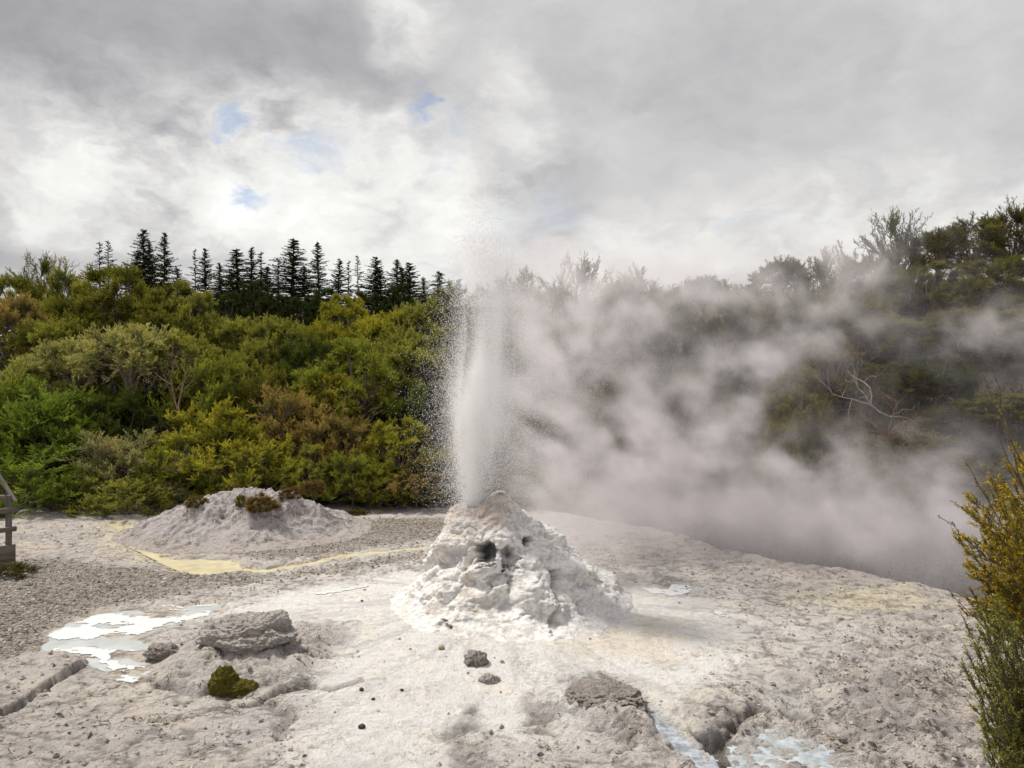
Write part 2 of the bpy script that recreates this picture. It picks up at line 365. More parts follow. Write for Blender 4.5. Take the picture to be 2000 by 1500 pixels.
def terrain(x, y):
    x = x.astype(np.float32); y = y.astype(np.float32)
    wx = x + 0.25 * fbm(x * 1.3, y * 1.3, oct=3, seed=31); wy = y + 0.25 * fbm(x * 1.3, y * 1.3, oct=3, seed=37)
    h = 0.045 * fbm(x * 0.4, y * 0.4, oct=3, seed=3)
    near = sstep(60, 26, y)
    rc = np.hypot(x - CX, (y - CY) * 1.0)
    h = h + 0.10 * np.exp(-(rc / 3.2) ** 2)
    # soft rim then gully and hill
    ry = np.interp(x, RIMX, RIMY); d = (wy * 0.5 + y * 0.5 - ry)
    gul = -2.6 * sstep(0.0, 2.8, d) + 0.45 * np.maximum(0, d - 5.0) * sstep(4.5, 8, d)
    gul = np.minimum(gul, 8 + 0.5 * fbm(x * .1, y * .1, oct=2, seed=8))
    left = 0.55 * np.maximum(0, y - 23.2) * sstep(23.0, 25.5, y)
    left = 6.0 * (1 - np.exp(-left / 6.0)) - 0.03 * np.maximum(0, y - 40)
    left = np.maximum(left, -1)
    yo = np.maximum(0, y - 22); m = sstep(-1.5 - 0.28 * yo, 2.0 + 0.25 * yo, x)
    far = sstep(80, 250, y)
    h = h + (left * (1 - m) + gul * m) * (1 - far) + 2.0 * far
    h = h - 0.05 * sstep(-1.6, 0, d) * 0 + 0.12 * np.exp(-((d + 0.5) / 0.6) ** 2) * m * fbm(x * 1.1, y * 1.1, oct=2, seed=77)
    # ---- zones
    rag = 0.16 * fbm(x * 2.4, y * 2.4, oct=5, seed=11, gain=0.6)
    z = {}
    z['white'] = sstep(-0.35, 0.45, poly_sd(wx, wy, WHITE) + rag * 2)
    z['gravel'] = np.maximum(sstep(-0.2, 0.3, poly_sd(wx, wy, GRAVEL) + rag), sstep(-0.3, 0.3, poly_sd(wx, wy, GRAVEL2) + rag))
    z['pool'] = sstep(-0.16, 0.12, poly_sd(x, y, POOL) + rag * 1.1)
    ds, _ = line_sd(x, y, STREAM); db = poly_sd(x, y, BASIN)
    z['stream'] = np.maximum(sstep(0.24, 0.10, ds + rag * 1.3 ), sstep(-0.22, 0.1, db + rag))
    z['poolr'] = np.maximum(sstep(-0.1, 0.12, poly_sd(x, y, POOLR) + rag * 1.6), sstep(-0.1, 0.12, poly_sd(x, y, POOLR2) + rag * 1.4) * 0.8)
    z['outcrop'] = sstep(-0.18, 0.25, poly_sd(x, y, OUTCROP) + rag * 0.9)
    z['outr'] = sstep(-0.06, 0.10, poly_sd(x, y, OUTR) + rag * 0.7)
    z['scab'] = np.maximum(sstep(-0.12, 0.15, poly_sd(x, y, SCAB1) + rag * 1.3), np.maximum(sstep(-0.12, 0.15, poly_sd(x, y, SCAB2) + rag * 1.3), sstep(-0.1, 0.2, poly_sd(x, y, SCAB3) + rag * 1.3)))
    z['moundr'] = sstep(-0.3, 0.4, poly_sd(x, y, MOUNDR) + rag * 0.6)
    z['roughr'] = sstep(-0.4, 0.5, poly_sd(wx, wy, ROUGHR) + rag * 2)
    dc, _ = line_sd(x, y, CHANNEL); z['channel'] = sstep(0.17, 0.04, dc + rag * 0.8)
    dl, sg = line_sd(x, y, SLABEDGE); dl = dl + 0.03 * np.abs(fbm(x * 2.2, y * 2.2, oct=6, seed=5, gain=0.65))
    endf = sstep(-4.9, -5.4, x)
    slab = sstep(-0.012, 0.016, poly_sd(x, y, SLAB) + 0.07 * fbm(x * 2.2, y * 2.2, oct=6, seed=5, gain=0.6))
    z['slabcrack'] = sstep(0.045, 0.0, dl) * endf; z['slab'] = slab
    dk, _ = line_sd(wx, wy, CRACKR); z['crackr'] = sstep(0.13, 0.0, dk + rag * 1.3)
    dk2, _ = line_sd(wx, wy, CRACKB); dk3, _ = line_sd(x, y, RECESSO); dk4, _ = line_sd(x, y, RECESSP); dk2 = np.minimum(dk2, np.minimum(dk3, dk4)); z['crackb'] = sstep(0.10, 0.0, dk2 + rag * 0.3)
    # ---- relief
    crust = np.clip(0.9 - 1.6 * np.abs(fbm(x * 1.6, y * 2.4, oct=2, seed=21)) - 0.9 * np.abs(fbm(x * 4.5, y * 6.0, oct=3, seed=25, gain=0.6)), -1, 1); crust = -crust
    micro = fbm(x * 4.2, y * 4.2, oct=5, seed=44, gain=0.62)
    lump = np.abs(fbm(x * 1.8, y * 1.8, oct=4, seed=52))
    # layered plates: terrace the noise into little steps
    tn = fbm(x * 0.75, y * 1.0, oct=5, seed=61, gain=0.55) * 7; fl = np.floor(tn); plate = fl + sstep(0.86, 1.0, tn - fl)
    rough = np.clip(0.45 + 0.75 * z['roughr'] + 0.5 * z['outcrop'] + 0.8 * z['outr'] - 0.33 * z['white'] - 0.3 * z['gravel'] - 0.3 * z['pool'], 0.1, 1.4)
    fog = 1 - sstep(19, 23, y)
    h = h + near * (0.022 * rough * plate * 0.75 + 0.07 * rough * micro + 0.07 * crust * rough + 0.07 * lump * rough)
    h = h * (1 - 0.5 * slab) + 0.075 * slab - 0.06 * z['slabcrack']
    # extra raised crust that laps over the left of the outcrop
    o1 = z['outcrop'] * (0.15 + 0.16 * fbm(x * 1.5, y * 1.5, oct=4, seed=71)); h = h + o1
    h = h + 0.17 * sstep(-0.05, 0.40, poly_sd(x, y, OUTR) + rag * 0.5) + 0.07 * micro * z['outr']
    h = h + z['scab'] * (0.03 + 0.10 * micro + 0.05 * crust)
    h = h + z['moundr'] * 0.22 * (0.7 + 0.6 * fbm(x * 2.5, y * 2.5, oct=4, seed=74))
    h = h + 0.10 * micro * sstep(0.9, 0.2, dk) - 0.16 * z['crackr'] - 0.09 * z['crackb']
    h = h * (1 - z['channel'] * 0.8) + (-0.075 + 0.05 * micro) * z['channel']
    lev = -0.055
    h = np.where(z['pool'] > 0, h * (1 - 0.92 * z['pool']) + (lev - 0.016 + 0.062 * fbm(x * 1.6, y * 2.4, oct=5, seed=91)) * 0.92 * z['pool'], h)
    h = h * (1 - 0.9 * z['stream']) + (-0.075 + 0.07 * micro) * z['stream']
    h = h * (1 - 0.7 * z['poolr']) + (-0.05 + 0.05 * micro) * 0.7 * z['poolr']
    z['plate'] = plate; z['crust'] = crust; z['micro'] = micro; z['d'] = d * m - 5 * (1 - m); z['tn'] = tn - fl; z['lump'] = lump
    return h, z
def hz(x, y):
    h, _ = terrain(np.array([x], np.float32), np.array([y], np.float32)); return float(h[0])

def axis(parts):
    out = []
    for a, b, s in parts: out += list(np.arange(a, b, s))
    return np.array(out)
ys = [-30, -20, -12, -6, -2, 1, 3, 4, 4.8, 5.4]; yy = 6.0
while yy < 24: ys.append(yy); yy += max(0.016, 0.00028 * yy * yy)
while yy < 60: ys.append(yy); yy += 0.3
while yy < 1600: ys.append(yy); yy *= 1.12
xs = list(-np.geomspace(14, 1600, 40)[::-1]) + list(axis([(-13.7, -8, 0.045), (-8, 8, 0.024), (8, 12, 0.07)])) + list(np.geomspace(12.2, 1600, 44))
X, Y = np.meshgrid(np.array(xs), np.array(ys)); shp = X.shape
hh, Z = terrain(X.ravel(), Y.ravel())
xf, yf = X.ravel().astype(np.float32), Y.ravel().astype(np.float32)
def lay(col, m, c):
    return col * (1 - m[:, None]) + np.array(c, np.float32)[None] * m[:, None]
col = np.tile(np.array([[0.55, 0.505, 0.475]], np.float32), (len(xf), 1))
nz1 = fbm(xf * 0.8, yf * 0.8, oct=5, seed=101); nz2 = fbm(xf * 2.6, yf * 2.6, oct=5, seed=105, gain=0.6)
col = lay(col, 0.8 * sstep(0.0, 0.35, nz1), (0.63, 0.555, 0.475)); col = lay(col, 0.7 * sstep(0.02, 0.4, nz2), (0.42, 0.38, 0.365))
col = lay(col, Z['gravel'] * 0.8, (0.40, 0.345, 0.29))
col = lay(col, sstep(19.0, 21, yf) * (1 - Z['gravel']) * sstep(4, 2, xf) * 0.5, (0.60, 0.54, 0.52))
col = lay(col, Z['white'] * 0.92, (0.90, 0.885, 0.855))
ang = np.arctan2(xf - CX, -(yf - CY)); rrad = np.hypot(xf - CX, yf - CY)
stk = 1.5 * fbm(ang * 9 + 0.35 * nz2, rrad * 0.5, oct=5, seed=151, gain=0.65); flow = sstep(9, 2.5, rrad) * sstep(-0.4, 0.3, poly_sd(xf, yf, WHITE) + 0.8)
col = lay(col, flow * 0.8 * sstep(0.02, 0.38, stk), (0.58, 0.57, 0.575)); col = lay(col, flow * 0.4 * sstep(0.1, 0.4, -stk), (0.86, 0.80, 0.70)); gb_ = sstep(0.1, 0.42, fbm(xf * 1.1, yf * 1.3, oct=5, seed=161, gain=0.62)); col = lay(col, 0.75 * gb_ * flow * sstep(12.0, 9.5, yf), (0.47, 0.44, 0.42))
far_w = sstep(7.5, 4.0, rrad); col = lay(col, np.clip(Z['white'] * 0.5 + far_w * 0.35, 0, 0.8) * (1 - 0.6 * sstep(0.02, 0.38, stk)), (0.88, 0.86, 0.83))
tan = 0.7 * sstep(0.15, 0.5, fbm(xf * 0.7 + 4, yf * 1.1, oct=5, seed=111))
col = lay(col, tan * 0.45 * sstep(-0.5, 1.5, xf), (0.72, 0.60, 0.44))
rcx = np.hypot(xf - 1.6, (yf - 11.0) * 1.2); col = lay(col, 0.4 * sstep(1.4, 0.2, rcx + 1.2 * nz2), (0.74, 0.60, 0.42))
ryel = np.hypot((xf - 6.2) * 0.8, (yf - 13.3)); col = lay(col, 0.6 * sstep(1.3, 0.2, ryel + 1.5 * nz2), (0.72, 0.64, 0.42))
col = lay(col, 0.75 * Z['roughr'] * sstep(-0.15, 0.3, nz2), (0.44, 0.40, 0.38))
col = lay(col, Z['outcrop'] * 0.6, (0.52, 0.48, 0.45)); col = lay(col, Z['outr'] * 0.75 * sstep(-0.3, 0.2, nz2), (0.36, 0.32, 0.295))
col = lay(col, Z['moundr'] * 0.6, (0.40, 0.36, 0.345)); scm = Z['scab'] * sstep(-0.35, 0.15, nz2); col = lay(col, scm * 0.8, (0.40, 0.37, 0.355)); col = lay(col, Z['scab'] * sstep(0.0, -0.25, Z['micro']) * 0.6, (0.17, 0.15, 0.14))
col = lay(col, Z['pool'] * 0.6, (0.60, 0.53, 0.43)); col = lay(col, Z['stream'] * 0.9, (0.60, 0.54, 0.38)); col = lay(col, Z['slab'] * 0.6, (0.56, 0.51, 0.48))
dst, _ = line_sd(xf, yf, STREAM[:4]); col = lay(col, 0.55 * sstep(0.9, 0.1, dst + 1.1 * nz2 + 0.3 * nz1), (0.70, 0.63, 0.44))
col = lay(col, Z['channel'] * 0.85, (0.50, 0.52, 0.53)); col = lay(col, Z['poolr'] * 0.6, (0.55, 0.55, 0.53))
# thin cracks between plates and plate lips darkened: crevice shade put into the colour
lip = sstep(0.80, 0.88, Z['tn']) * sstep(1.0, 0.96, Z['tn'])
brk = sstep(-0.1, 0.25, fbm(xf * 1.7, yf * 1.7, oct=3, seed=131))
cre = sstep(-0.55, -0.85, Z['crust']) * sstep(26, 16, yf); col = lay(col, cre * (0.65 - 0.5 * Z['white']), (0.17, 0.15, 0.135))
col = lay(col, lip * brk * (0.6 - 0.45 * Z['white']) * sstep(24, 15, yf) , (0.17, 0.145, 0.13))
col = lay(col, np.maximum(Z['crackr'], np.maximum(Z['slabcrack'], Z['crackb'] * (0.4 + 0.6 * brk))) * 0.85, (0.13, 0.11, 0.10))
lich = sstep(0.25, 0.5, fbm(xf * 5, yf * 5, oct=4, seed=141)) * Z['outcrop']
col = lay(col, lich * 0.5, (0.25, 0.21, 0.12))
soil = np.maximum(sstep(23.0, 24.0, yf + nz2) * (1 - sstep(-1.5, 1, xf)), sstep(0.3, 1.5, Z['d'] + nz2 * 0.6))
col = lay(col, soil * 0.97, (0.065, 0.05, 0.035))
def arr(k): return Z[k]
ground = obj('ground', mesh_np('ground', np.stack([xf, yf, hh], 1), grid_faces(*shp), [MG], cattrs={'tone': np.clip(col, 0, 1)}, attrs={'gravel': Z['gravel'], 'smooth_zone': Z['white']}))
tag(ground, kind='structure')

# ---- still water and foam
def sheet(name, poly, z, mat, grow=0.25, step=0.06, kind='structure'):
    p = np.array(poly); x0, y0 = p.min(0) - grow; x1, y1 = p.max(0) + grow
    gx, gy = np.meshgrid(np.arange(x0, x1, step), np.arange(y0, y1, step)); sh = gx.shape
    x, y = gx.ravel().astype(np.float32), gy.ravel().astype(np.float32)
    keep = poly_sd(x, y, poly) > -grow
    f = grid_faces(*sh); f = f[keep[f].all(1)]
    used = np.unique(f); rm = np.full(len(x), -1); rm[used] = np.arange(len(used))
    return tag(obj(name, mesh_np(name, np.stack([x, y, np.full_like(x, z)], 1)[used], rm[f], [mat])), kind=kind)
MWATER = plain('pool_water', (0.50, 0.53, 0.53), 0.2, 0.3, 2.5, 0.12); MWATERY = plain('stream_water', (0.58, 0.52, 0.34), 0.25, 0.4, 3, 0.15)
MWATERB = plain('milky_water', (0.36, 0.40, 0.43), 0.5, 0.08, 7, 0.3)
MWATERR = plain('runoff_water', (0.30, 0.325, 0.36), 0.5, 0.08, 9, 0.45, 0.6)
MFOAM = plain('foam', (0.62, 0.63, 0.645), 0.6, 0.3, 14, 0.05, 0.3)
sheet('pool_water', POOL, -0.062, MWATER, 0.1); sheet('stream_water', gp((330, 1100), (250, 1060), (210, 1015), (280, 1015), (330, 1080), (600, 1085), (720, 1068), (850, 1056), (850, 1076), (720, 1090), (600, 1112), (500, 1122), (400, 1128)), -0.05, MWATERY, 0.1)
sheet('spring_water', POOLR, -0.056, MWATERB, 0.1)
sheet('runoff_water', gp((1165, 1312), (1215, 1325), (1270, 1360), (1330, 1420), (1400, 1475), (1420, 1540), (1370, 1540), (1290, 1440), (1235, 1380), (1180, 1340)), -0.050, MWATERR, 0.02, 0.03)
def foam(name, poly, seed, thr, label, h=0.008, sc=(0.8, 1.5), step=0.016, lift=0.0):
    p = np.array(poly); x0, y0 = p.min(0) - 0.1; x1, y1 = p.max(0) + 0.1
    gx, gy = np.meshgrid(np.arange(x0, x1, step), np.arange(y0, y1, step)); sh = gx.shape
    x, y = gx.ravel().astype(np.float32), gy.ravel().astype(np.float32)
    rg = 0.30 * fbm(x * 2.2, y * 3, oct=5, seed=seed, gain=0.6)
    v = np.minimum(sstep(-0.05, 0.15, poly_sd(x, y, poly) + rg), 1) + 0.9 * fbm((x + 0.35 * y) * sc[0], y * sc[1], oct=5, seed=seed, gain=0.58) + 0.22 * fbm(x * 9, y * 13, oct=3, seed=seed + 2)
    keep = v > thr
    g, _ = terrain(x, y)
    z = np.maximum(g, -0.062) + 0.004 + lift + h * np.sqrt(np.clip((v - thr) * 4, 0, 1))
    f = grid_faces(*sh); f = f[keep[f].all(1)]
    used = np.unique(f); rm = np.full(len(x), -1); rm[used] = np.arange(len(used))
    return tag(obj('foam', mesh_np('foam', np.stack([x, y, z], 1)[used], rm[f], [MFOAM])), label, 'foam', 'white foam patches on the sinter', 'stuff')
foam('foam', POOL, 201, 0.99, 'white foam floating in streaks across the shallow grey pool beside the gravel')
foam('foam', gp((1220, 1150), (1290, 1148), (1330, 1138), (1372, 1150), (1330, 1178), (1270, 1172)), 203, 1.0, 'small white foam patches just beyond the cone foot')
foam('foam', gp((1380, 1190), (1430, 1196), (1425, 1212), (1390, 1205)), 206, 0.8, 'tiny white foam fleck on tan crust')
foam('foam', gp((600, 1160), (700, 1148), (770, 1130), (775, 1138), (700, 1160), (600, 1172)), 207, 0.92, 'thin white foam streak on the flat beside the cone')

# ------------------------------------------------------------------ geyser cone
nt, nr_ = 560, 300
th = np.linspace(0, 2 * math.pi, nt, endpoint=False); tt = np.linspace(0, 1, nr_)
TH, T = np.meshgrid(th, tt)       # T=0 base ... 1 vent throat
zt = np.interp(T, [0, 0.12, 0.88, 0.94, 1.0], [-0.08, 0.10, 1.74, 1.74, 1.0])
lev = [-0.08, 0.03, 0.13, 0.28, 0.6, 0.9, 1.15, 1.45, 1.65, 1.74]
rl = [2.25, 1.86, 1.62, 1.44, 1.22, 1.06, 0.96, 0.80, 0.52, 0.24]
rr = [2.70, 2.32, 2.12, 1.90, 1.54, 1.17, 0.92, 0.62, 0.42, 0.24]
rf = [2.9, 2.30, 1.92, 1.55, 1.25, 1.02, 0.86, 0.66, 0.45, 0.24]
rb = [2.3, 2.0, 1.8, 1.5, 1.2, 1.0, 0.85, 0.65, 0.45, 0.24]
cs, sn = np.cos(TH), np.sin(TH)
def rad(tab): return np.interp(zt, lev, tab)
wl = np.clip(-cs, 0, 1) ** 2; wr = np.clip(cs, 0, 1) ** 2; wf = np.clip(-sn, 0, 1) ** 2; wb = np.clip(sn, 0, 1) ** 2
rad0 = wl * rad(rl) + wr * rad(rr) + wf * rad(rf) + wb * rad(rb)
inner = T > 0.91
rad0 = np.where(inner, np.interp(T, [0.91, 0.94, 1.0], [0.24, 0.15, 0.09]), rad0)
x = CX + rad0 * cs; y = CY + rad0 * sn; z = zt.copy()
# shift the tip: the throat leans left, the crest stands to its right
tipf = sstep(1.1, 1.7, z)
x = x - 0.16 * tipf; z = z + tipf * 0.13 * np.exp(-(((x - (CX + 0.02)) / 0.20) ** 2)) * (x > CX - 0.30) - tipf * 0.12 * np.exp(-(((x - (CX - 0.36)) / 0.16) ** 2))
nx_ = cs; ny_ = sn
big = fbm(x * 1.5, y * 1.5, z * 1.5, oct=3, seed=301); lumps = np.abs(fbm(x * 1.25, y * 1.25, z * 1.5, oct=2, seed=305)) * 2.0
med = fbm(x * 4, y * 4, z * 5, oct=6, seed=309, gain=0.62); fine = fbm(x * 14, y * 14, z * 18, oct=4, seed=313, gain=0.7)
drip = ridge(TH * 9 + 0.6 * med, z * 1.1, oct=3, seed=318)
lowf = sstep(1.0, 0.1, z); outm = np.where(inner, 0.25, 1.0)
bil2 = np.abs(fbm(x * 5.2, y * 5.2, z * 5.2, oct=2, seed=307)); disp = outm * (0.14 * big + 0.30 * (lumps - 0.30) * (0.35 + 0.65 * sstep(0.15, 0.6, z) * sstep(1.5, 0.9, z)) + 0.09 * (bil2 - 0.2) + 0.042 * med + 0.03 * fine)
# rounded ledges around the foot
ledge = sstep(0.34, 0.05, z) * (0.5 - np.abs(((z + 0.05 * big) * 5.5) % 1 - 0.5)) * 0.18; disp = disp + ledge
def pit(px, py, w, h, depth, D=12.1):
    cx, cy, cz = P(px, py, D)
    front = (y < CY)
    return -depth * sstep(1.1, 0.8, (np.abs((x - cx) / w) ** 2.6 + np.abs((z - cz) / h) ** 2.6) ** (1 / 2.6) + 1.1 * med + 0.3 * fine) * front
disp = disp + pit(950, 1086, 0.16, 0.17, 0.36) + pit(992, 1088, 0.13, 0.15, 0.20) + pit(1034, 1064, 0.08, 0.08, 0.28) + pit(975, 1125, 0.2, 0.08, .10) + pit(865, 1240, 0.12, 0.1, 0.22, 11.1) + pit(1075, 1160, 0.07, 0.4, .16)
# a big leaning slab low on the right front
cxs, cys, czs = P(1040, 1140, 11.9); sl = sstep(0.36, 0.24, np.maximum(np.abs(x - cxs + 0.25 * (z - czs)), np.abs(z - czs) * 0.85) + 0.05 * med) * (y < CY); disp = disp + 0.13 * sl
dam = 0.15 + 0.85 * sstep(0.0, 0.3, zt); x = x + disp * dam * nx_; y = y + disp * dam * ny_; z = z + (disp * 0.25 + 0.03 * med) * outm * dam + (1 - dam) * 0.05 * med
ccol = np.tile(np.array([[0.87, 0.86, 0.835]], np.float32), (x.size, 1))
xr, yr, zr = x.ravel(), y.ravel(), z.ravel(); md = med.ravel()
oth = sstep(-0.02, 0.3, fbm(xr * 2.2, yr * 2.2, zr * 1.2, oct=4, seed=331)) * sstep(CX + 0.5, CX - 0.5, xr)
ccol = lay(ccol, 0.55 * oth, (0.62, 0.50, 0.38))
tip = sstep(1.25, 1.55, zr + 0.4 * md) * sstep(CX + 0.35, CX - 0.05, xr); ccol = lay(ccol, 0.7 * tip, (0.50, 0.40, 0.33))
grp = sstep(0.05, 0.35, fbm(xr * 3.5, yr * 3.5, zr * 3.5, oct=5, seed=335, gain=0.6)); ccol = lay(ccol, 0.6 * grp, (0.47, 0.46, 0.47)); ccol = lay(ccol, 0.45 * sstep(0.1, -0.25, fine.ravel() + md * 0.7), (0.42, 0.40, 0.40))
ccol = lay(ccol, sstep(-0.16, -0.30, disp.ravel()) * 0.8, (0.13, 0.125, 0.125))  # hollows painted near black, their inner shade put into the colour
ccol = lay(ccol, 0.4 * sstep(0.6, 0.1, zr) * sstep(0.8, 1.8, xr - CX), (0.45, 0.42, 0.43))  # shaded lower right flank: grey shadow painted into the cone colour
i = np.arange((nr_ - 1) * nt); r_ = i // nt; c_ = i % nt; c2 = (c_ + 1) % nt
cf = np.stack([r_ * nt + c_, r_ * nt + c2, (r_ + 1) * nt + c2, (r_ + 1) * nt + c_], 1)
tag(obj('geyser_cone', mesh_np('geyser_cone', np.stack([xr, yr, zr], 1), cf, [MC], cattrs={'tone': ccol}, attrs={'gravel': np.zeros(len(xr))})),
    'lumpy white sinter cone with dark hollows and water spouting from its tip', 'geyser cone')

# ------------------------------------------------------------------ sinter hummock left of the cone
def hump(name, cx, cy, rx, ry, hgt, prof, seed, label, cat, tone, step=0.03, rot=0.0, mat=MM):
    gx, gy = np.meshgrid(np.arange(-rx * 1.15, rx * 1.15, step), np.arange(-ry * 1.15, ry * 1.15, step)); sh = gx.shape
    u, v = gx.ravel(), gy.ravel(); ca, sa = math.cos(rot), math.sin(rot)
    x = (cx + u * ca - v * sa).astype(np.float32); y = (cy + u * sa + v * ca).astype(np.float32)
    rr_ = np.hypot(u / rx, v / ry) + 0.16 * fbm(x * 0.6, y * 0.6, oct=5, seed=seed, gain=0.6)
    b = np.interp(rr_, *prof) * hgt
    g, _ = terrain(x, y)
    rd = ridge(x * 1.6, y * 1.6, oct=5, seed=seed + 3, gain=0.6)
    upper = sstep(0.35 * hgt, 0.8 * hgt, b)
    bl = np.abs(fbm(x * 1.3, y * 1.3, oct=3, seed=seed + 21)); tr_ = fbm(x * 0.8, y * 0.8, oct=4, seed=seed + 23) * 5; tr_ = np.floor(tr_) + sstep(0.75, 1, tr_ - np.floor(tr_))
    z = g + b + (b > 0.02) * ((0.08 + 0.10 * upper) * fbm(x * 2.0, y * 2.0, oct=6, seed=seed + 5, gain=0.65) + 0.12 * (bl - 0.12) + 0.05 * tr_ + (0.03 + 0.26 * upper) * (rd - 0.5)) * sstep(0, 0.2, b)
    z = np.where(b <= 0.012, g - 0.08, z)
    t = np.tile(np.array([tone], np.float32), (len(x), 1)); nz = fbm(x * 2, y * 2, oct=5, seed=seed + 9)
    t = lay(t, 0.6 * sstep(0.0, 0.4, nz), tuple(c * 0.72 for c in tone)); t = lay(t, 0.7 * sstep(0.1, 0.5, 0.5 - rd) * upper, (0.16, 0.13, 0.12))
    gc = np.array([[0.53, 0.475, 0.44]], np.float32); wb_ = sstep(0.30, 0.03, b)[:, None]; t = t * (1 - wb_) + gc * wb_
    keep = rr_ < 1.12; f = grid_faces(*sh); f = f[keep[f].all(1)]
    used = np.unique(f); rm = np.full(len(x), -1); rm[used] = np.arange(len(used))
    return tag(obj(name, mesh_np(name, np.stack([x, y, z], 1)[used], rm[f], [mat], cattrs={'tone': t[used]}, attrs={'gravel': np.zeros(len(used))})), label, cat)
hump('sinter_mound', -6.75, 19.5, 3.05, 2.6, 0.88, ([0, 0.3, 0.47, 0.62, 0.8, 0.95, 1.05], [1.0, 0.97, 0.86, 0.56, 0.27, 0.08, 0.0]), 401,
     'broad pinkish grey mineral mound with scrubby plants on its crown', 'mound', (0.58, 0.53, 0.525), rot=-0.12, step=0.024)

# ------------------------------------------------------------------ rocks
def rock(name, c, dims, seed, mat, label, cat='rock', amp=0.35, sub=5, flat=0.0, rot=0.0, group=None, under=0.0, freq=1.6):
    bm = bmesh.new(); bmesh.ops.create_icosphere(bm, subdivisions=sub, radius=1)
    me = bpy.data.meshes.new(name); bm.to_mesh(me); bm.free()
    n = len(me.vertices); v = np.zeros(n * 3, np.float32); me.vertices.foreach_get('co', v); v = v.reshape(-1, 3)
    p = v * freq
    d = 1 + amp * fbm(p[:, 0], p[:, 1], p[:, 2], oct=3, seed=seed) + amp * 0.6 * (ridge(p[:, 0] * 1.5, p[:, 1] * 1.5, p[:, 2] * 1.5, oct=4, seed=seed + 4) - 0.5) + amp * 0.30 * fbm(p[:, 0] * 4, p[:, 1] * 4, p[:, 2] * 4, oct=3, seed=seed + 9) + (sub > 5) * 0.09 * fbm(p[:, 0] * 9, p[:, 1] * 9, p[:, 2] * 9, oct=4, seed=seed + 19, gain=0.65)
    q = v * d[:, None]
    if flat: q[:, 2] = np.where(q[:, 2] > 0, q[:, 2] * (1 - flat * 0.3), q[:, 2])
    if under:   # undercut the lower front so the rock overhangs
        lo = sstep(0.15, -0.5, q[:, 2]); q[:, 0] *= 1 - under * lo; q[:, 1] *= 1 - under * lo
    q = q * np.array(dims)[None]; ca, sa = math.cos(rot), math.sin(rot)
    q = np.stack([q[:, 0] * ca - q[:, 1] * sa, q[:, 0] * sa + q[:, 1] * ca, q[:, 2]], 1)
    me.vertices.foreach_set('co', q.astype(np.float32).ravel()); me.polygons.foreach_set('use_smooth', np.full(len(me.polygons), True)); me.materials.append(mat); me.update()
    return tag(obj(name, me, loc=c), label, cat, group)
def at(px, py, dz=0.0):
    x, y = G(px, py); return (x, y, hz(x, y) + dz)
x0, y0 = G(470, 1300)
rock('boulder', (x0, y0 + 0.34, 0.24), (0.64, 0.44, 0.34), 501, MR, 'big cracked grey boulder overhanging a shadowed hollow above the mossy rock', under=0.40, amp=0.38, sub=7, rot=-0.1, freq=1.2)
x0, y0 = G(450, 1352)
rock('mossy_rock', (x0 - 0.10, y0 + 0.08, 0.05), (0.17, 0.16, 0.22), 511, MMOSS, 'rock wrapped in olive green moss at the foot of the boulder ledge', amp=0.28, sub=6, freq=2.0)
me_ = bpy.data.objects['mossy_rock']
mb = rock('moss_lobe', (0.20, -0.02, -0.03), (0.21, 0.14, 0.10), 513, MMOSS, None, None, amp=0.28, sub=6, freq=2.0); mb.parent = me_
for k in ('label', 'category'):
    if k in mb: del mb[k]
x0, y0 = G(318, 1280)
rock('rock', (x0, y0, 0.05), (0.22, 0.16, 0.11), 521, MRD, 'brown pointed rock at the edge of the foam pool', amp=0.4)
x0, y0 = G(932, 1310)
rock('rock', (x0 - 0.02, y0 + 0.12, 0.08), (0.15, 0.13, 0.13), 531, MRD, 'round dark pitted rock on white sinter below the cone', amp=0.4, freq=2.2)
x0, y0 = G(955, 1335)
rock('rock', (x0, y0, 0.02), (0.13, 0.11, 0.09), 533, MR, 'smaller pale crusted rock touching the round dark pitted rock', amp=0.4, freq=2.2)
x0, y0 = G(1185, 1375)
rock('rock', (x0 + 0.02, y0 + 0.02, 0.03), (0.40, 0.56, 0.17), 541, MRD, 'large dark rough rock beside the bluish runoff channel', amp=0.30, sub=7, freq=2.0, rot=0.4)
for (px, py, s, mt, lb) in [(862, 1277, 0.05, MRT, 'single tan pebble on white sinter below the cone'), (707, 1424, 0.038, MDK, 'largest black stone chip, lowest on the smooth white sinter'),
                            (706, 1353, 0.03, MDK, 'black stone chip above the largest black chip'), (785, 1355, 0.022, MDK, 'black chip standing alone nearest the round pitted rock'),
                            (729, 1371, 0.022, MDK, 'small black chip between the two bigger black chips'), (1510, 1337, 0.035, MRD, 'dark stone in the milky shallow beside the rough crust'),
                            (1646, 1440, 0.045, MRD, 'brown stone standing at the edge of the milky spring pool'), (1078, 1252, 0.03, MRD, 'grey pebble at the foot of the cone ledge'),
                            (568, 1496 - 30, 0.028, MRD, 'dark pebble at the bottom edge of the white sinter'), (510, 1413, 0.028, MR, 'grey pebble below the mossy rock'),
                            (338, 1440, 0.028, MR, 'grey pebble on pinkish crust by the bottom edge'), (642, 1272, 0.022, MRD, 'small dark pebble on the tail of the grey outcrop'),
                            (707, 1181, 0.022, MDK, 'tiny black chip beyond the boulder on the white flat'), (1430, 1410, 0.04, MRD, 'dark stone at the mouth of the black crack')]:
    x0, y0 = G(px, py)
    rock('pebble', (x0, y0, hz(x0, y0) + s * 0.5), (s, s * 0.8, s * 0.75), int(px + py), mt, lb, 'pebble', amp=0.35, sub=3, rot=px, group='loose stones on the sinter')

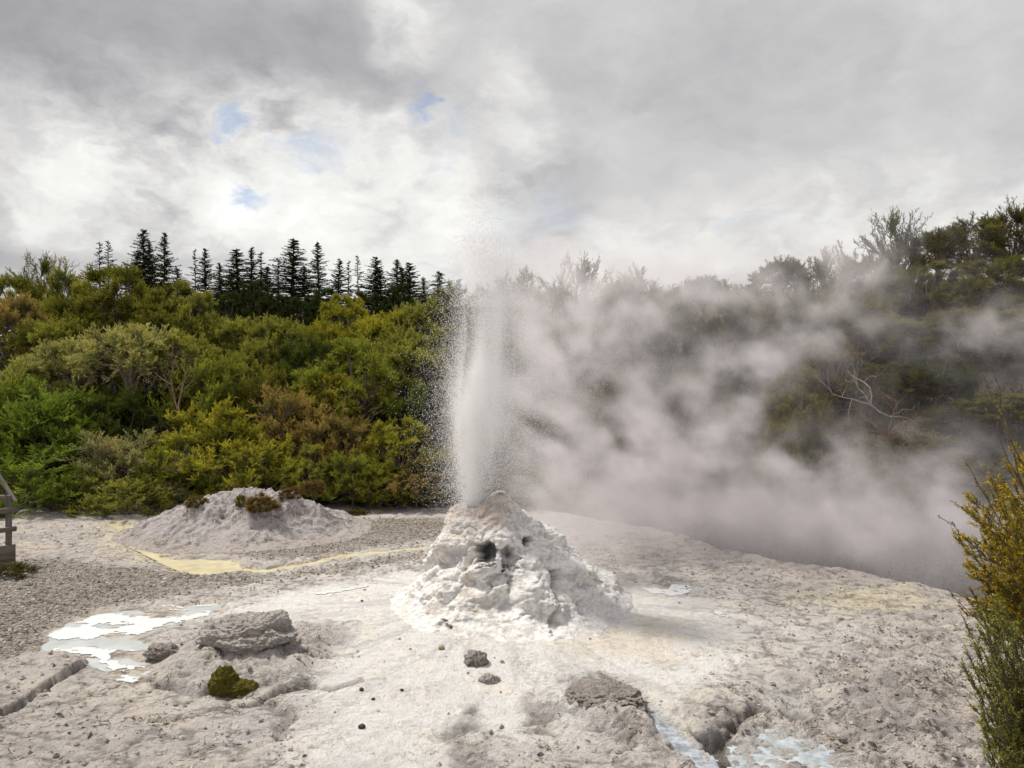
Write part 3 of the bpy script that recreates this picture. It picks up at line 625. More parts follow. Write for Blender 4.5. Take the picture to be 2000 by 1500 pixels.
# loose gravel chips: thousands, one mass
def gravel_bits(n):
    oct_v = np.array([[1, 0, 0], [-1, 0, 0], [0, 1, 0], [0, -1, 0], [0, 0, 1], [0, 0, -1]], float)
    oct_f = np.array([[0, 2, 4], [2, 1, 4], [1, 3, 4], [3, 0, 4], [2, 0, 5], [1, 2, 5], [3, 1, 5], [0, 3, 5]])
    px = rng.uniform(-13, 8, n * 5).astype(np.float32); py = (6.5 + 15 * rng.random(n * 5) ** 1.5).astype(np.float32)
    h, z = terrain(px, py)
    w = z['gravel'] * 1.0 + z['roughr'] * 0.30 * (z['micro'] > 0) + 0.06 + 0.15 * sstep(-3.5, -6, px) * sstep(10, 7, py) - z['white'] * 0.055 - z['pool'] - z['stream'] - z['poolr'] * .4
    w *= sstep(0.3, -0.3, z['d'])
    keep = rng.random(n * 5) < w; px, py, h = px[keep][:n], py[keep][:n], h[keep][:n]; n = len(px)
    s = 0.008 + 0.034 * rng.random(n) ** 4
    v = oct_v[None] * (s[:, None] * rng.uniform(0.6, 1.3, (n, 3)))[:, None, :] * rng.uniform(0.7, 1.2, (n, 6, 1))
    a = rng.uniform(0, 6.28, n); ca, sa = np.cos(a)[:, None], np.sin(a)[:, None]
    v = np.stack([v[..., 0] * ca - v[..., 1] * sa, v[..., 0] * sa + v[..., 1] * ca, v[..., 2] * 0.7], 2)
    v[..., 0] += px[:, None]; v[..., 1] += py[:, None]; v[..., 2] += (h + s * 0.25)[:, None]
    f = (np.arange(n)[:, None, None] * 6 + oct_f[None]).reshape(-1, 3)
    br = rng.uniform(0.22, 0.78, n) ; t = np.stack([br, br * 0.89, br * 0.80], 1)
    return v.reshape(-1, 3), f, np.repeat(t, 6, 0)
gv, gf, gt = gravel_bits(38000)
tag(obj('gravel', mesh_np('gravel', gv, gf, [MG], smooth=False, cattrs={'tone': gt}, attrs={'gravel': np.zeros(len(gv))})), 'loose brown and grey chips scattered over the sinter flat', 'gravel', kind='stuff')

# ------------------------------------------------------------------ foliage builders
def unit(v): return v / (np.linalg.norm(v, axis=-1, keepdims=True) + 1e-9)
def leaves_from(p, d, ln, wd, r):
    """one slim triangle per leaf: base p, direction d"""
    n = len(p); side = unit(np.cross(d, unit(r.normal(size=(n, 3)) + np.array([0, 0, 0.6]))))
    v = np.stack([p - side * wd[:, None] * 0.5, p + side * wd[:, None] * 0.5, p + d * ln[:, None]], 1).reshape(-1, 3)
    return v, np.arange(n * 3).reshape(-1, 3)
def kanuka(seed, H=3.4, Rr=1.6, z0=0.25, clumps=20, plumes=15, twigs=18, lpt=10, flat=0.0, up=0.55, leaf=0.085, plume_len=0.75, pale=False):
    r = np.random.default_rng(seed); segs = []; V = []; TIP = []
    P_, D_, L_, W_, T_ = [], [], [], [], []
    lean = r.uniform(-0.15, 0.15, 2)
    trunk_top = np.array([lean[0], lean[1], z0 + 0.25 * (H - z0)])
    segs.append(((0, 0, -0.4), tuple(trunk_top), 0.075, 0.055))
    cz = z0 + (H - z0) * 0.40; cr = np.array([Rr, Rr, (H - z0) * 0.60])
    k = 0
    for c in range(clumps):
        # golden-angle spread over the dome with jitter
        t = (c + 0.5) / clumps; phi = c * 2.39996 + r.uniform(-0.3, 0.3)
        el = math.asin(np.clip(-0.35 + 1.33 * t, -1, 1)) + r.uniform(-0.15, 0.15)
        dv = np.array([math.cos(el) * math.cos(phi), math.cos(el) * math.sin(phi), math.sin(el)])
        s = r.uniform(0.66, 1.0) * (1 - flat * max(0, dv[2]) * 0.45)
        tipc = np.array([0, 0, cz]) + dv * cr * s
        ax = unit(dv * np.array([1, 1, 0.6]) * (1 - up) + np.array([0, 0, 1.0]) * up + r.normal(size=3) * 0.15)
        pl = plume_len * r.uniform(0.8, 1.25)
        b = tipc - ax * pl * 0.85
        mid = trunk_top * 0.5 + b * 0.5 + r.normal(size=3) * 0.08 + np.array([0, 0, -0.12])
        segs.append((tuple(trunk_top * r.uniform(0.5, 1)), tuple(mid), 0.045, 0.03)); segs.append((tuple(mid), tuple(b), 0.03, 0.018))
        n = plumes
        pd = unit(ax[None] + r.normal(size=(n, 3)) * 0.42); pln = pl * r.uniform(0.6, 1.25, n)
        for j in range(n): segs.append((tuple(b), tuple(b + pd[j] * pln[j] * 0.8), 0.012, 0.004))
        m = twigs; u = (np.arange(m) + r.uniform(0, 1, (n, m))) / m
        u = 0.18 + 0.82 * u
        droop = np.array([0, 0, -0.10])
        tp = b + pd[:, None] * (pln[:, None] * u)[..., None] + droop * (u ** 2)[..., None]
        td = unit(pd[:, None] * 1.0 + r.normal(size=(n, m, 3)) * 0.50 + np.array([0, 0, 0.15])); tl = 0.26 * r.uniform(0.6, 1.3, (n, m)) * (1.15 - 0.5 * u)
        q = lpt; w = (np.arange(q)[None, None] + r.uniform(0, 1, (n, m, q))) / q
        lp = tp[:, :, None] + td[:, :, None] * (tl[..., None] * w)[..., None]
        ld = unit(td[:, :, None] + r.normal(size=(n, m, q, 3)) * 0.42)
        P_.append(lp.reshape(-1, 3)); D_.append(ld.reshape(-1, 3))
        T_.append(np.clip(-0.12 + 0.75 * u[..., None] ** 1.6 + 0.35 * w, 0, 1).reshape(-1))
    p = np.concatenate(P_); d = np.concatenate(D_); t = np.concatenate(T_); n = len(p)
    v, f = leaves_from(p, d, leaf * r.uniform(0.6, 1.3, n), leaf * 0.24 * r.uniform(0.7, 1.3, n), r)
    rn = np.clip(r.normal(0.5, 0.22, n), 0, 1)
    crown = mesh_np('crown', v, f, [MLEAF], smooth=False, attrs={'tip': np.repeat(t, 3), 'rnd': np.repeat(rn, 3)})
    tv, tf = tubes(segs, 5); trunk = mesh_np('trunk', tv, tf, [MBARKP if pale else MBARK])
    return trunk, crown
def conifer(seed, H=11.0, Rb=1.7, sparse=1.0, bare=0.0):
    r = np.random.default_rng(seed); segs = [((0, 0, -1), (0, 0, H * 0.6), 0.14, 0.07), ((0, 0, H * 0.6), (0, 0, H), 0.07, 0.01)]
    P_, D_, T_ = [], [], []
    nb_ = int(430 / sparse)
    for zq in 0.8 + (H - 0.9) * (np.arange(nb_) + r.random(nb_)) / nb_:
        fr = zq / H; gapf = 0.45 + 0.75 * r.random() ** 1.5
        if r.random() > 1.15 - 0.25 * sparse: continue
        ln = (Rb * (1 - fr) ** 0.9 * r.uniform(0.55, 1.15) + 0.10) * gapf
        a = r.uniform(0, 6.283); rise = -0.10 + 0.42 * fr ** 2 + r.uniform(-0.18, 0.2)
        d = unit(np.array([math.cos(a), math.sin(a), rise])); bq = np.array([0, 0, zq])
        segs.append((tuple(bq), tuple(bq + d * ln), 0.018, 0.006))
        m = max(4, int(ln / 0.075)); u = np.linspace(0.10 + bare, 1, m)
        p = bq + d[None] * (ln * u)[:, None]; p[:, 2] += 0.12 * ln * u ** 2 - 0.10 * ln * u
        for s_ in (-1, 1, 0):
            sd_ = unit(np.cross(d, [0, 0, 1.0])) * s_
            dd = unit(d[None] * 0.8 + sd_[None] * 0.9 + r.normal(size=(m, 3)) * 0.35 + np.array([0, 0, 0.15]))
            P_.append(np.repeat(p, 3, 0)); D_.append(unit(np.repeat(dd, 3, 0) + r.normal(size=(m * 3, 3)) * 0.3)); T_.append(np.repeat(u, 3))
    m = 30; P_.append(np.stack([np.zeros(m), np.zeros(m), np.linspace(H - 0.9, H, m)], 1)); D_.append(unit(r.normal(size=(m, 3)) * 0.5 + np.array([0, 0, 1.0]))); T_.append(np.ones(m))
    p = np.concatenate(P_); d = np.concatenate(D_); t = np.concatenate(T_); n = len(p)
    ln = (0.22 - 0.12 * (p[:, 2] / H)) * r.uniform(0.6, 1.25, n)
    v, f = leaves_from(p, d, ln, 0.045 * r.uniform(0.7, 1.3, n), r)
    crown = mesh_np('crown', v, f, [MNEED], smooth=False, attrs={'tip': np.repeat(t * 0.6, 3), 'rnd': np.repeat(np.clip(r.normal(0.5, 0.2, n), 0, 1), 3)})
    tv, tf = tubes(segs, 4); return mesh_np('trunk', tv, tf, [MBARK]), crown

PROTO = {}
for i in range(3): PROTO['bush%d' % i] = (*kanuka(1000 + i, H=3.2, Rr=1.6, z0=0.0, clumps=24, up=0.62, plume_len=0.8), 3.2, 1.9)
for i in range(3): PROTO['tree%d' % i] = (*kanuka(1100 + i, H=4.6, Rr=1.8, z0=0.9, clumps=27, up=0.45, plume_len=0.7), 4.6, 2.1)
for i in range(2): PROTO['flat%d' % i] = (*kanuka(1200 + i, H=4.2, Rr=2.3, z0=2.0, clumps=26, up=0.32, flat=0.6, plume_len=0.7, pale=True), 4.0, 2.6)
for i in range(2): PROTO['dense%d' % i] = (*kanuka(1300 + i, H=3.8, Rr=1.9, z0=0.3, clumps=32, plumes=14, up=0.38, plume_len=0.5, leaf=0.075), 3.8, 2.1)
for i in range(2): PROTO['plume%d' % i] = (*kanuka(1400 + i, H=3.2, Rr=1.3, z0=0.0, clumps=16, plumes=13, up=0.85, plume_len=1.1), 3.4, 1.7)

_v, _f = tubes([((0, 0, 0), (0.03, 0.02, 0.5), 0.11, 0.09), ((0.03, 0.02, 0.5), (0, 0, 1), 0.09, 0.075)], 7); STEM = mesh_np('stem', _v, _f, [MBARK])
def plant(name, kind, x, y, ztop, hw, color, label, cat, group=None, rot=None, zb=None):
    tr, cr, H0, R0 = PROTO[kind]
    zb = hz(x, y) if zb is None else zb
    e = bpy.data.objects.new(name, None); C.objects.link(e); e.empty_display_size = 0.2
    sx = hw / R0 * 1.12; sz = (ztop - zb) / H0; up = 0.0
    if sz > sx * 1.25: sz = sx * 1.25; up = (ztop - zb) - sz * H0
    sz = max(sz, 0.12)
    e.location = (x, y, zb); a = random.uniform(0, 6.28) if rot is None else rot
    t = obj('trunk', tr, e); c = obj('crown', cr, e); c.color = (*color, 1)
    for q in (t, c): q.scale = (sx, sx, sz); q.rotation_euler = (0, 0, a); q.location = (0, 0, up)
    if up > 0.3:
        sm = obj('stem', STEM, e); sm.scale = (sx, sx, up + 0.3)
    return tag(e, label, cat, group)
GR = (0.27, 0.315, 0.060); YE = (0.37, 0.365, 0.060); OL = (0.31, 0.325, 0.080); PA = (0.45, 0.45, 0.20); BR = (0.36, 0.285, 0.115)
DG = (0.13, 0.165, 0.040); BG = (0.23, 0.32, 0.060); GY = (0.34, 0.34, 0.19); DO = (0.20, 0.21, 0.045)
# px, top py, distance, half width px, kind, colour, label
left = [
 (70, 862, 22.9, 125, 'plume0', BG, 'bright green feathery shrub behind the timber fence'),
 (105, 735, 24.6, 110, 'bush1', BG, 'vivid green upright shrub rising behind the feathery shrub by the fence'),
 (10, 700, 25.0, 95, 'bush0', GR, 'green shrub cut by the left picture edge above the fence'),
 (235, 832, 23.4, 95, 'bush2', GY, 'greyish brown shrub between the vivid green shrub and the mound'),
 (250, 918, 21.9, 80, 'plume1', OL, 'low olive shrub sprawling at the foot of the slope beside the mound'),
 (160, 905, 22.6, 75, 'plume0', GR, 'small green shrub between the fence shrub and the low olive shrub'),
 (330, 935, 22.6, 50, 'bush0', GY, 'little grey twiggy shrub touching the left flank of the mound'),
 (415, 778, 24.0, 120, 'bush1', YE, 'yellow green shrub straight above the mound'),
 (345, 850, 23.2, 70, 'bush0', GR, 'green shrub left of the yellow green shrub above the mound'),
 (525, 828, 23.4, 90, 'plume1', YE, 'most golden yellow shrub, behind the right part of the mound'),
 (465, 868, 23.0, 70, 'dense0', OL, 'low olive shrub overhanging the crown of the mound'),
 (580, 742, 25.0, 100, 'bush2', BR, 'reddish brown topped shrub in the middle of the left slope'),
 (655, 790, 24.3, 85, 'bush0', BR, 'rusty brown shrub right of the golden yellow shrub'),
 (610, 865, 23.2, 75, 'dense1', OL, 'brown green shrub at the right shoulder of the mound'),
 (690, 872, 23.2, 70, 'bush2', GR, 'green shrub standing over the gravel right of the mound'),
 (775, 802, 23.9, 80, 'dense0', YE, 'olive gold dome shaped shrub left of the spray'),
 (745, 905, 22.8, 60, 'bush1', DO, 'low dark olive shrub under the olive gold dome'),
 (815, 893, 22.9, 65, 'dense1', BR, 'low brown shrub beside the falling spray'),
 (870, 860, 23.5, 65, 'bush0', OL, 'olive shrub seen through the edge of the spray'),
 (700, 655, 26.3, 120, 'dense1', GR, 'big rounded green tree in the right half of the left slope'),
 (800, 650, 26.8, 90, 'tree0', OL, 'olive tree between the big rounded tree and the spray'),
 (640, 700, 25.9, 75, 'tree1', YE, 'yellowish tree left of the big rounded green tree'),
 (850, 735, 25.2, 70, 'dense0', DG, 'dark green tree just left of the jet'),
 (435, 660, 26.2, 105, 'plume1', GR, 'feathery light green tree in the middle of the left slope'),
 (520, 705, 25.9, 60, 'bush1', DO, 'dark olive shrub right of the feathery light green tree'),
 (255, 625, 27.0, 135, 'flat0', PA, 'pale flat topped tree above the dark hollow with the bare limb'),
 (150, 655, 26.8, 95, 'flat1', PA, 'pale feathery tree left of the flat topped tree'),
 (70, 680, 26.2, 90, 'tree2', PA, 'pale green tree above the vivid green shrub'),
 (345, 640, 27.3, 80, 'flat1', OL, 'olive flat crown reaching over the bare limb'),
 (15, 548, 29.0, 80, 'tree0', BR, 'brown tinged tree at the left picture edge below the skyline'),
 (105, 592, 28.8, 90, 'tree1', OL, 'olive tree below the skyline at far left'),
 (240, 512, 32.0, 130, 'dense1', DO, 'largest dark olive dome on the left skyline'),
 (150, 510, 33.0, 75, 'tree2', OL, 'olive skyline tree left of the largest dark dome'),
 (88, 488, 34.0, 60, 'plume0', DO, 'spiky dark tree on the skyline at far left'),
 (30, 512, 33.5, 60, 'tree1', OL, 'skyline tree left of the spiky dark tree'),
 (325, 528, 31.5, 95, 'dense0', DO, 'dark olive tree at the right shoulder of the largest dome'),
 (195, 560, 30.6, 90, 'tree2', DO, 'dark tree below the largest dark olive dome'),
 (300, 585, 29.8, 85, 'tree0', DO, 'dark olive tree behind the flat topped pale tree'),
 (390, 565, 31.0, 85, 'dense1', OL, 'olive tree on the slope below the first pines'),
 (470, 592, 30.4, 80, 'tree1', OL, 'olive tree in the dip below the middle pines'),
 (545, 612, 29.8, 75, 'flat0', OL, 'low olive crown below the tallest pine'),
 (600, 640, 28.3, 70, 'bush2', DG, 'dark green tree left of the yellow green dome on the ridge'),
 (505, 650, 28.0, 70, 'tree2', OL, 'olive tree behind the feathery light green tree'),
 (675, 564, 31.0, 58, 'dense0', YE, 'yellow green dome shaped tree standing before the pines'),
 (640, 612, 30.0, 60, 'bush0', YE, 'small yellowish tree at the foot of the ridge dome'),
 (745, 585, 30.0, 85, 'tree0', YE, 'yellow green tree right of the ridge dome'),
 (820, 558, 31.0, 75, 'tree1', OL, 'olive ridge tree behind the spray edge'),
 (880, 545, 32.0, 60, 'bush1', DO, 'dark spiky tree on the ridge behind the spray'),
 (780, 625, 28.4, 70, 'bush0', OL, 'olive tree between the ridge and the big rounded tree'),
 (870, 620, 28.6, 70, 'tree2', OL, 'olive tree high behind the jet edge'),
 (905, 780, 24.6, 60, 'bush2', OL, 'shrub hidden behind the foot of the jet'),
 (385, 700, 26.6, 70, 'tree0', DO, 'dark olive tree right of the bare limb'),
 (225, 745, 25.6, 80, 'bush2', DG, 'dark green shrub in the shade below the flat topped tree'),
 (-40, 780, 24.2, 90, 'bush1', GR, 'green shrub mostly outside the picture above the fence'),
]
for (px, py, D, hw, kd, colr, lb) in left:
    x, y, zt_ = P(px, py, D)
    plant('shrub' if 'shrub' in lb else 'tree', kd, x, y, zt_, hw * D / FPX, colr, lb, 'shrub' if 'shrub' in lb else 'tree', 'shrubs and trees on the left slope')
right = [
 (950, 535, 33, 60, 'plume1', OL, 'spiky tree on the ridge directly behind the top of the jet'),
 (1010, 522, 33, 60, 'bush1', OL, 'twiggy ridge tree just right of the jet'),
 (1130, 492, 32, 80, 'plume0', GR, 'spiky topped tree, tallest in the steam right of the jet'),
 (1070, 540, 31, 60, 'tree0', OL, 'ridge tree between the jet and the spiky topped tree'),
 (1235, 517, 31, 80, 'bush2', OL, 'rounded tree on the ridge right of the spiky topped tree'),
 (1310, 545, 30, 60, 'tree1', OL, 'ridge tree right of the rounded tree in steam'),
 (1375, 535, 31, 60, 'flat0', DO, 'layered dark tree in the dip of the steamy ridge'),
 (1450, 545, 29, 75, 'tree2', OL, 'olive tree in the steamy dip right of the layered tree'),
 (1530, 500, 30, 70, 'flat1', DO, 'dark open crowned tree left of the pale spiky tree'),
 (1615, 450, 30, 80, 'plume1', OL, 'pale spiky tree on the right ridge'),
 (1560, 560, 28, 75, 'tree0', DO, 'dark tree below the open crowned ridge tree'),
 (1690, 480, 30, 60, 'tree1', OL, 'ridge tree in the notch between the two spiky trees'),
 (1750, 403, 31, 70, 'plume0', DO, 'tall dark spiky tree on the right ridge'),
 (1830, 440, 31, 75, 'flat0', DO, 'dark ridge tree right of the tall spiky one'),
 (1900, 420, 31, 75, 'tree2', OL, 'olive ridge tree close to the right picture edge'),
 (1975, 382, 31, 80, 'bush0', DO, 'highest dark tree, at the right end of the ridge'),
 (1800, 500, 29, 90, 'dense0', OL, 'olive tree under the tall dark spiky tree'),
 (1900, 510, 28, 90, 'dense1', OL, 'olive tree filling the slope under the right ridge'),
 (1990, 480, 28, 90, 'tree1', GR, 'green tree at the right picture edge under the ridge'),
 (1680, 560, 28, 80, 'tree2', OL, 'steam veiled tree below the notch of the right ridge'),
 (1760, 610, 27, 90, 'tree0', OL, 'olive tree above the tangled dead branches'),
 (1870, 600, 26.5, 90, 'flat1', GY, 'grey green layered tree with a wisp of steam across it'),
 (1960, 590, 26, 90, 'bush2', OL, 'olive tree by the right edge at mid slope'),
 (1620, 640, 26, 70, 'dense0', BR, 'brownish tree left of the dead branches'),
 (1555, 715, 24.2, 75, 'dense1', YE, 'olive gold shrub in clear air left of the dead branches'),
 (1535, 800, 23.4, 60, 'bush0', YE, 'small yellow green shrub under the olive gold one'),
 (1480, 640, 26.5, 70, 'tree1', DG, 'dark green tree seen in a gap of the steam'),
 (1400, 600, 28, 70, 'dense0', DG, 'dark green tree behind the upper gap of the steam'),
 (1300, 590, 28.5, 75, 'tree2', DG, 'dark tree behind the upper left gap of the steam'),
 (1220, 600, 28.5, 75, 'dense1', DG, 'dark tree in the densest steam right of the jet'),
 (1130, 600, 28.5, 80, 'tree0', DO, 'dark tree behind the thick steam nearest the jet'),
 (1030, 610, 28.5, 80, 'bush1', DO, 'tree hidden behind the white spray at mid height'),
 (960, 640, 27.5, 70, 'tree1', DO, 'tree hidden behind the jet column'),
 (1350, 700, 26, 80, 'tree0', DG, 'dark shrub in the middle gap of the steam'),
 (1250, 720, 26, 80, 'dense0', DG, 'dark shrub in the lower gap of the steam right of the jet'),
 (1150, 740, 25.5, 80, 'bush2', DO, 'shrub behind the thick steam at mid slope'),
 (1050, 760, 25, 80, 'tree2', DO, 'shrub behind the foot of the steam by the jet'),
 (1430, 760, 25, 70, 'bush1', DO, 'shrub in bright steam left of the small yellow green shrub'),
 (1650, 880, 22.0, 70, 'bush2', GY, 'grey green shrub low in the steam under the dead branches'),
 (1800, 835, 21.8, 85, 'bush0', GY, 'grey green shrub low on the right in thin steam'),
 (1720, 900, 20.6, 75, 'dense1', BR, 'brownish shrub behind the pale rim in the gully'),
 (1880, 780, 22.5, 80, 'tree1', DG, 'dark green tree behind the near golden shrub'),
 (1960, 760, 22.5, 90, 'dense0', OL, 'olive tree behind the thin capsule bearing stems'),
 (1920, 900, 20.5, 90, 'bush1', GY, 'grey green shrub in the gully at the right edge'),
 (1450, 880, 22.5, 70, 'dense0', BR, 'brownish shrub low in the thick steam'),
 (1530, 930, 21, 65, 'bush2', BR, 'reddish shrub low behind the rim in steam'),
 (1330, 900, 23, 75, 'bush0', DO, 'dark shrub behind the low fog left of the brownish shrub'),
 (1230, 930, 22.8, 70, 'dense1', DO, 'dark shrub behind the low fog over the far rim'),
 (1130, 920, 23.4, 75, 'bush1', OL, 'olive shrub behind the rim right of the cone tip'),
 (1040, 900, 23.6, 75, 'bush2', OL, 'shrub behind the rim just right of the jet'),
 (960, 900, 23.8, 65, 'bush0', OL, 'shrub behind the tip of the cone'),
 (1720, 700, 25.0, 80, 'tree2', DO, 'dark shrub right behind the dead branches'),
 (1830, 690, 24.5, 80, 'dense1', DG, 'dark shrub over the black hollow right of the dead branches'),
]
for (px, py, D, hw, kd, colr, lb) in right:
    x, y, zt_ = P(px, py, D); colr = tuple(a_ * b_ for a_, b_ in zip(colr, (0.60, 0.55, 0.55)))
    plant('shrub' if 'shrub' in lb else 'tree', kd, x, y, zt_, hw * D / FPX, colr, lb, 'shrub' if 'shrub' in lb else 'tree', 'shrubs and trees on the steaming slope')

# conifers on the skyline behind
CONE = [(196, 472, 22, 1), (213, 470, 22, 1), (256, 486, 20, 0), (286, 449, 30, 2), (304, 470, 24, 0), (321, 452, 28, 2), (382, 487, 22, 1), (402, 484, 26, 2), (433, 514, 20, 0), (453, 530, 26, 3),
        (470, 484, 26, 2), (488, 480, 30, 0), (506, 493, 24, 1), (527, 520, 24, 3), (548, 505, 24, 1), (568, 467, 34, 0), (600, 520, 24, 3), (628, 470, 26, 4), (655, 505, 24, 0), (675, 510, 20, 1),
        (703, 497, 24, 1), (729, 502, 28, 2), (750, 525, 22, 3), (772, 507, 24, 0), (788, 522, 20, 3), (801, 512, 22, 2), (832, 540, 24, 3), (864, 530, 26, 0), (900, 545, 24, 1), (935, 560, 26, 2), (980, 548, 26, 0),
        (350, 520, 22, 3)]
for k, (sd_, Rb_, sp_, br_, R0_) in enumerate([(2000, 3.0, 1.0, 0, 2.0), (2011, 2.5, 1.9, 0.12, 1.8), (2012, 3.1, 0.9, 0, 2.0), (2013, 3.9, 1.0, 0, 2.4), (2014, 2.3, 1.1, 0, 1.7)]):
    PROTO['pine%d' % k] = (*conifer(sd_, Rb=Rb_, sparse=sp_, bare=br_), 11.0, R0_)
ordn = 'first second third fourth fifth sixth seventh eighth ninth tenth eleventh twelfth thirteenth fourteenth fifteenth sixteenth seventeenth eighteenth nineteenth twentieth twenty-first twenty-second twenty-third twenty-fourth twenty-fifth twenty-sixth twenty-seventh twenty-eighth twenty-ninth thirtieth thirty-first thirty-second thirty-third thirty-fourth'.split()
look = ['slim dark conifer', 'thin sparse conifer', 'full dark conifer', 'short broad conifer', 'narrow spire shaped conifer']
CW = [2.0, 1.8, 2.0, 2.2, 1.7]
for i, (px, py, hw, kk) in enumerate(sorted(CONE)):
    D = 58 + (i * 37 % 9); x, y, zt_ = P(px, py, D)
    plant('conifer', 'pine%d' % kk, x, y, zt_, hw * CW[kk] * random.uniform(0.75, 1.55) * D / FPX, (0.070, 0.095, 0.042), '%s, %s from the left in the skyline row' % (look[kk], ordn[i]), 'conifer', 'conifers in the row on the skyline').rotation_euler = (random.uniform(-.05, .05), random.uniform(-.05, .05), 0)

# thick undergrowth between the crowns: one mass
for (px, py, hw, kd, lb) in [(445, 560, 40, 'dense0', 'dark green broad tree under the gap between the third and fourth groups of conifers'), (500, 545, 45, 'dense1', 'dark green broad tree below the tight group of conifers'),
                             (590, 570, 42, 'dense0', 'dark green broad tree below the tallest conifer'), (640, 560, 40, 'dense1', 'dark green broad tree below the narrow spire shaped conifer'),
                             (715, 560, 45, 'dense0', 'dark green broad tree between the yellow green dome and the conifers'), (785, 552, 42, 'dense1', 'dark green broad tree at the right end of the conifer row'),
                             (545, 565, 38, 'dense0', 'dark green broad tree left of the tallest conifer')]:
    x, y, zt_ = P(px, py, 47); plant('tree', kd, x, y, zt_, hw * 47 / FPX, (0.060, 0.085, 0.030), lb, 'tree', 'dark broad trees under the conifers')
def undergrowth(n):
    r = rng
    x = r.uniform(-26, 27, n).astype(np.float32); y = r.uniform(22.5, 46, n).astype(np.float32)
    far = r.random(n) < 0.18; y[far] = r.uniform(46, 64, far.sum()); x[far] = r.uniform(-36, -4, far.sum())
    y = np.where(x > 0, y - np.interp(x, [0, 3, 18], [0, 3.0, 9.5]) * (y < 40), y)
    h, z = terrain(x, y)
    okm = ((x < 0) & (y > 23.3)) | (z['d'] > 1.2)
    lumpy = np.clip(0.9 + 1.1 * fbm(x * 0.55, y * 0.55, oct=3, seed=701), 0.15, 2) * np.where(far, 3.0, 1.0) * sstep(22.8, 25.0, np.where(x > 0, 30, y))
    u = r.random(n) ** 0.7
    p = np.stack([x, y, h + u * lumpy], 1)[okm]; fr = far[okm]; n = len(p)
    d = unit(r.normal(size=(n, 3)) * 0.55 + np.array([0, -0.15, 0.7]))
    q = 5; p = np.repeat(p, q, 0) + r.normal(size=(n * q, 3)) * 0.07; d = unit(np.repeat(d, q, 0) + r.normal(size=(n * q, 3)) * 0.4)
    sc = np.repeat(np.where(fr, 1.9, 1.0), q)
    v, f = leaves_from(p, d, 0.17 * sc * r.uniform(0.6, 1.3, n * q), 0.045 * sc * r.uniform(0.7, 1.3, n * q), r)
    return v, f, np.repeat(np.repeat(u[okm], q), 3) * 0.6, np.repeat(np.clip(r.normal(0.45, 0.2, n * q), 0, 1), 3)
v, f, t, rn = undergrowth(52000)
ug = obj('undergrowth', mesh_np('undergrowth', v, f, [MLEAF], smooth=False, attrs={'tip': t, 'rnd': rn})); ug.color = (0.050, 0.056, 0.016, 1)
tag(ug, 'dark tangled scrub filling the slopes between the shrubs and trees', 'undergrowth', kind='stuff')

# ------------------------------------------------------------------ bare limbs
def twiggy(p, d, ln, r0, depth, r, segs, bend=0.35, kids=3):
    p = np.array(p, float); d = unit(np.array(d, float)); n = 4
    for i in range(n):
        q = p + d * ln / n; r1 = r0 * (1 - 0.16)
        segs.append((tuple(p), tuple(q), r0, r1)); p = q; r0 = r1
        d = unit(d + r.normal(size=3) * bend * 0.5 + np.array([0, 0, 0.04]))
        if depth > 0 and i > 0:
            for k in range(kids if i == n - 1 else 1):
                twiggy(p, unit(d + r.normal(size=3) * 0.75), ln * r.uniform(0.5, 0.75), r0 * 0.6, depth - 1, r, segs, bend, kids)
def bare(name, base, dirs, ln, rad, depth, seed, mat, label, kids=3, bend=0.35):
    e = bpy.data.objects.new(name, None); C.objects.link(e); e.location = base
    r = np.random.default_rng(seed)
    for i, d in enumerate(dirs):
        segs = []; twiggy((0, 0, 0), d, ln * r.uniform(0.8, 1.1), rad, depth, r, segs, bend, kids)
        v, f = tubes(segs, 5); obj('limb', mesh_np('limb', v, f, [mat]), e)
    return tag(e, label, 'dead tree')
MRED = wood_material('bark_reddish', (0.26, 0.17, 0.12)); MGREY = wood_material('bark_grey', (0.30, 0.26, 0.24)); MRUST = wood_material('dry_twigs', (0.20, 0.11, 0.075))
bare('dead_tree', P(347, 800, 24.9), [(-0.35, 0, 1), (0.15, 0.1, 1)], 1.1, 0.04, 2, 21, MRED, 'bare reddish limb forking in the dark hollow under the flat topped tree', 2)
bare('dead_tree', P(1700, 790, 21.5), [(-0.5, 0, 1), (0.1, -0.1, 1), (-1.3, 0, 0.35), (0.6, 0, -0.5)], 1.2, 0.026, 3, 23, MGREY, 'tangled pale bare branches on the steaming slope right of the olive gold shrub', 2, 0.5)
bare('dead_tree', P(1735, 850, 21.3), [(-0.6, 0, 0.8), (0.1, 0, 1), (0.7, 0, 0.8), (-0.9, -0.2, 0.2), (0.5, -0.3, 0.3)], 0.9, 0.022, 4, 25, MRUST, 'rust brown heap of dry twigs under the tangled pale branches', 3, 0.6)
bare('dead_tree', P(345, 925, 21.9), [(-0.4, 0, 0.9), (0.2, 0, 1), (-0.8, 0, 0.5)], 0.45, 0.012, 3, 27, MBARK, 'small grey twiggy dead bush on the left flank of the mound', 3, 0.5)

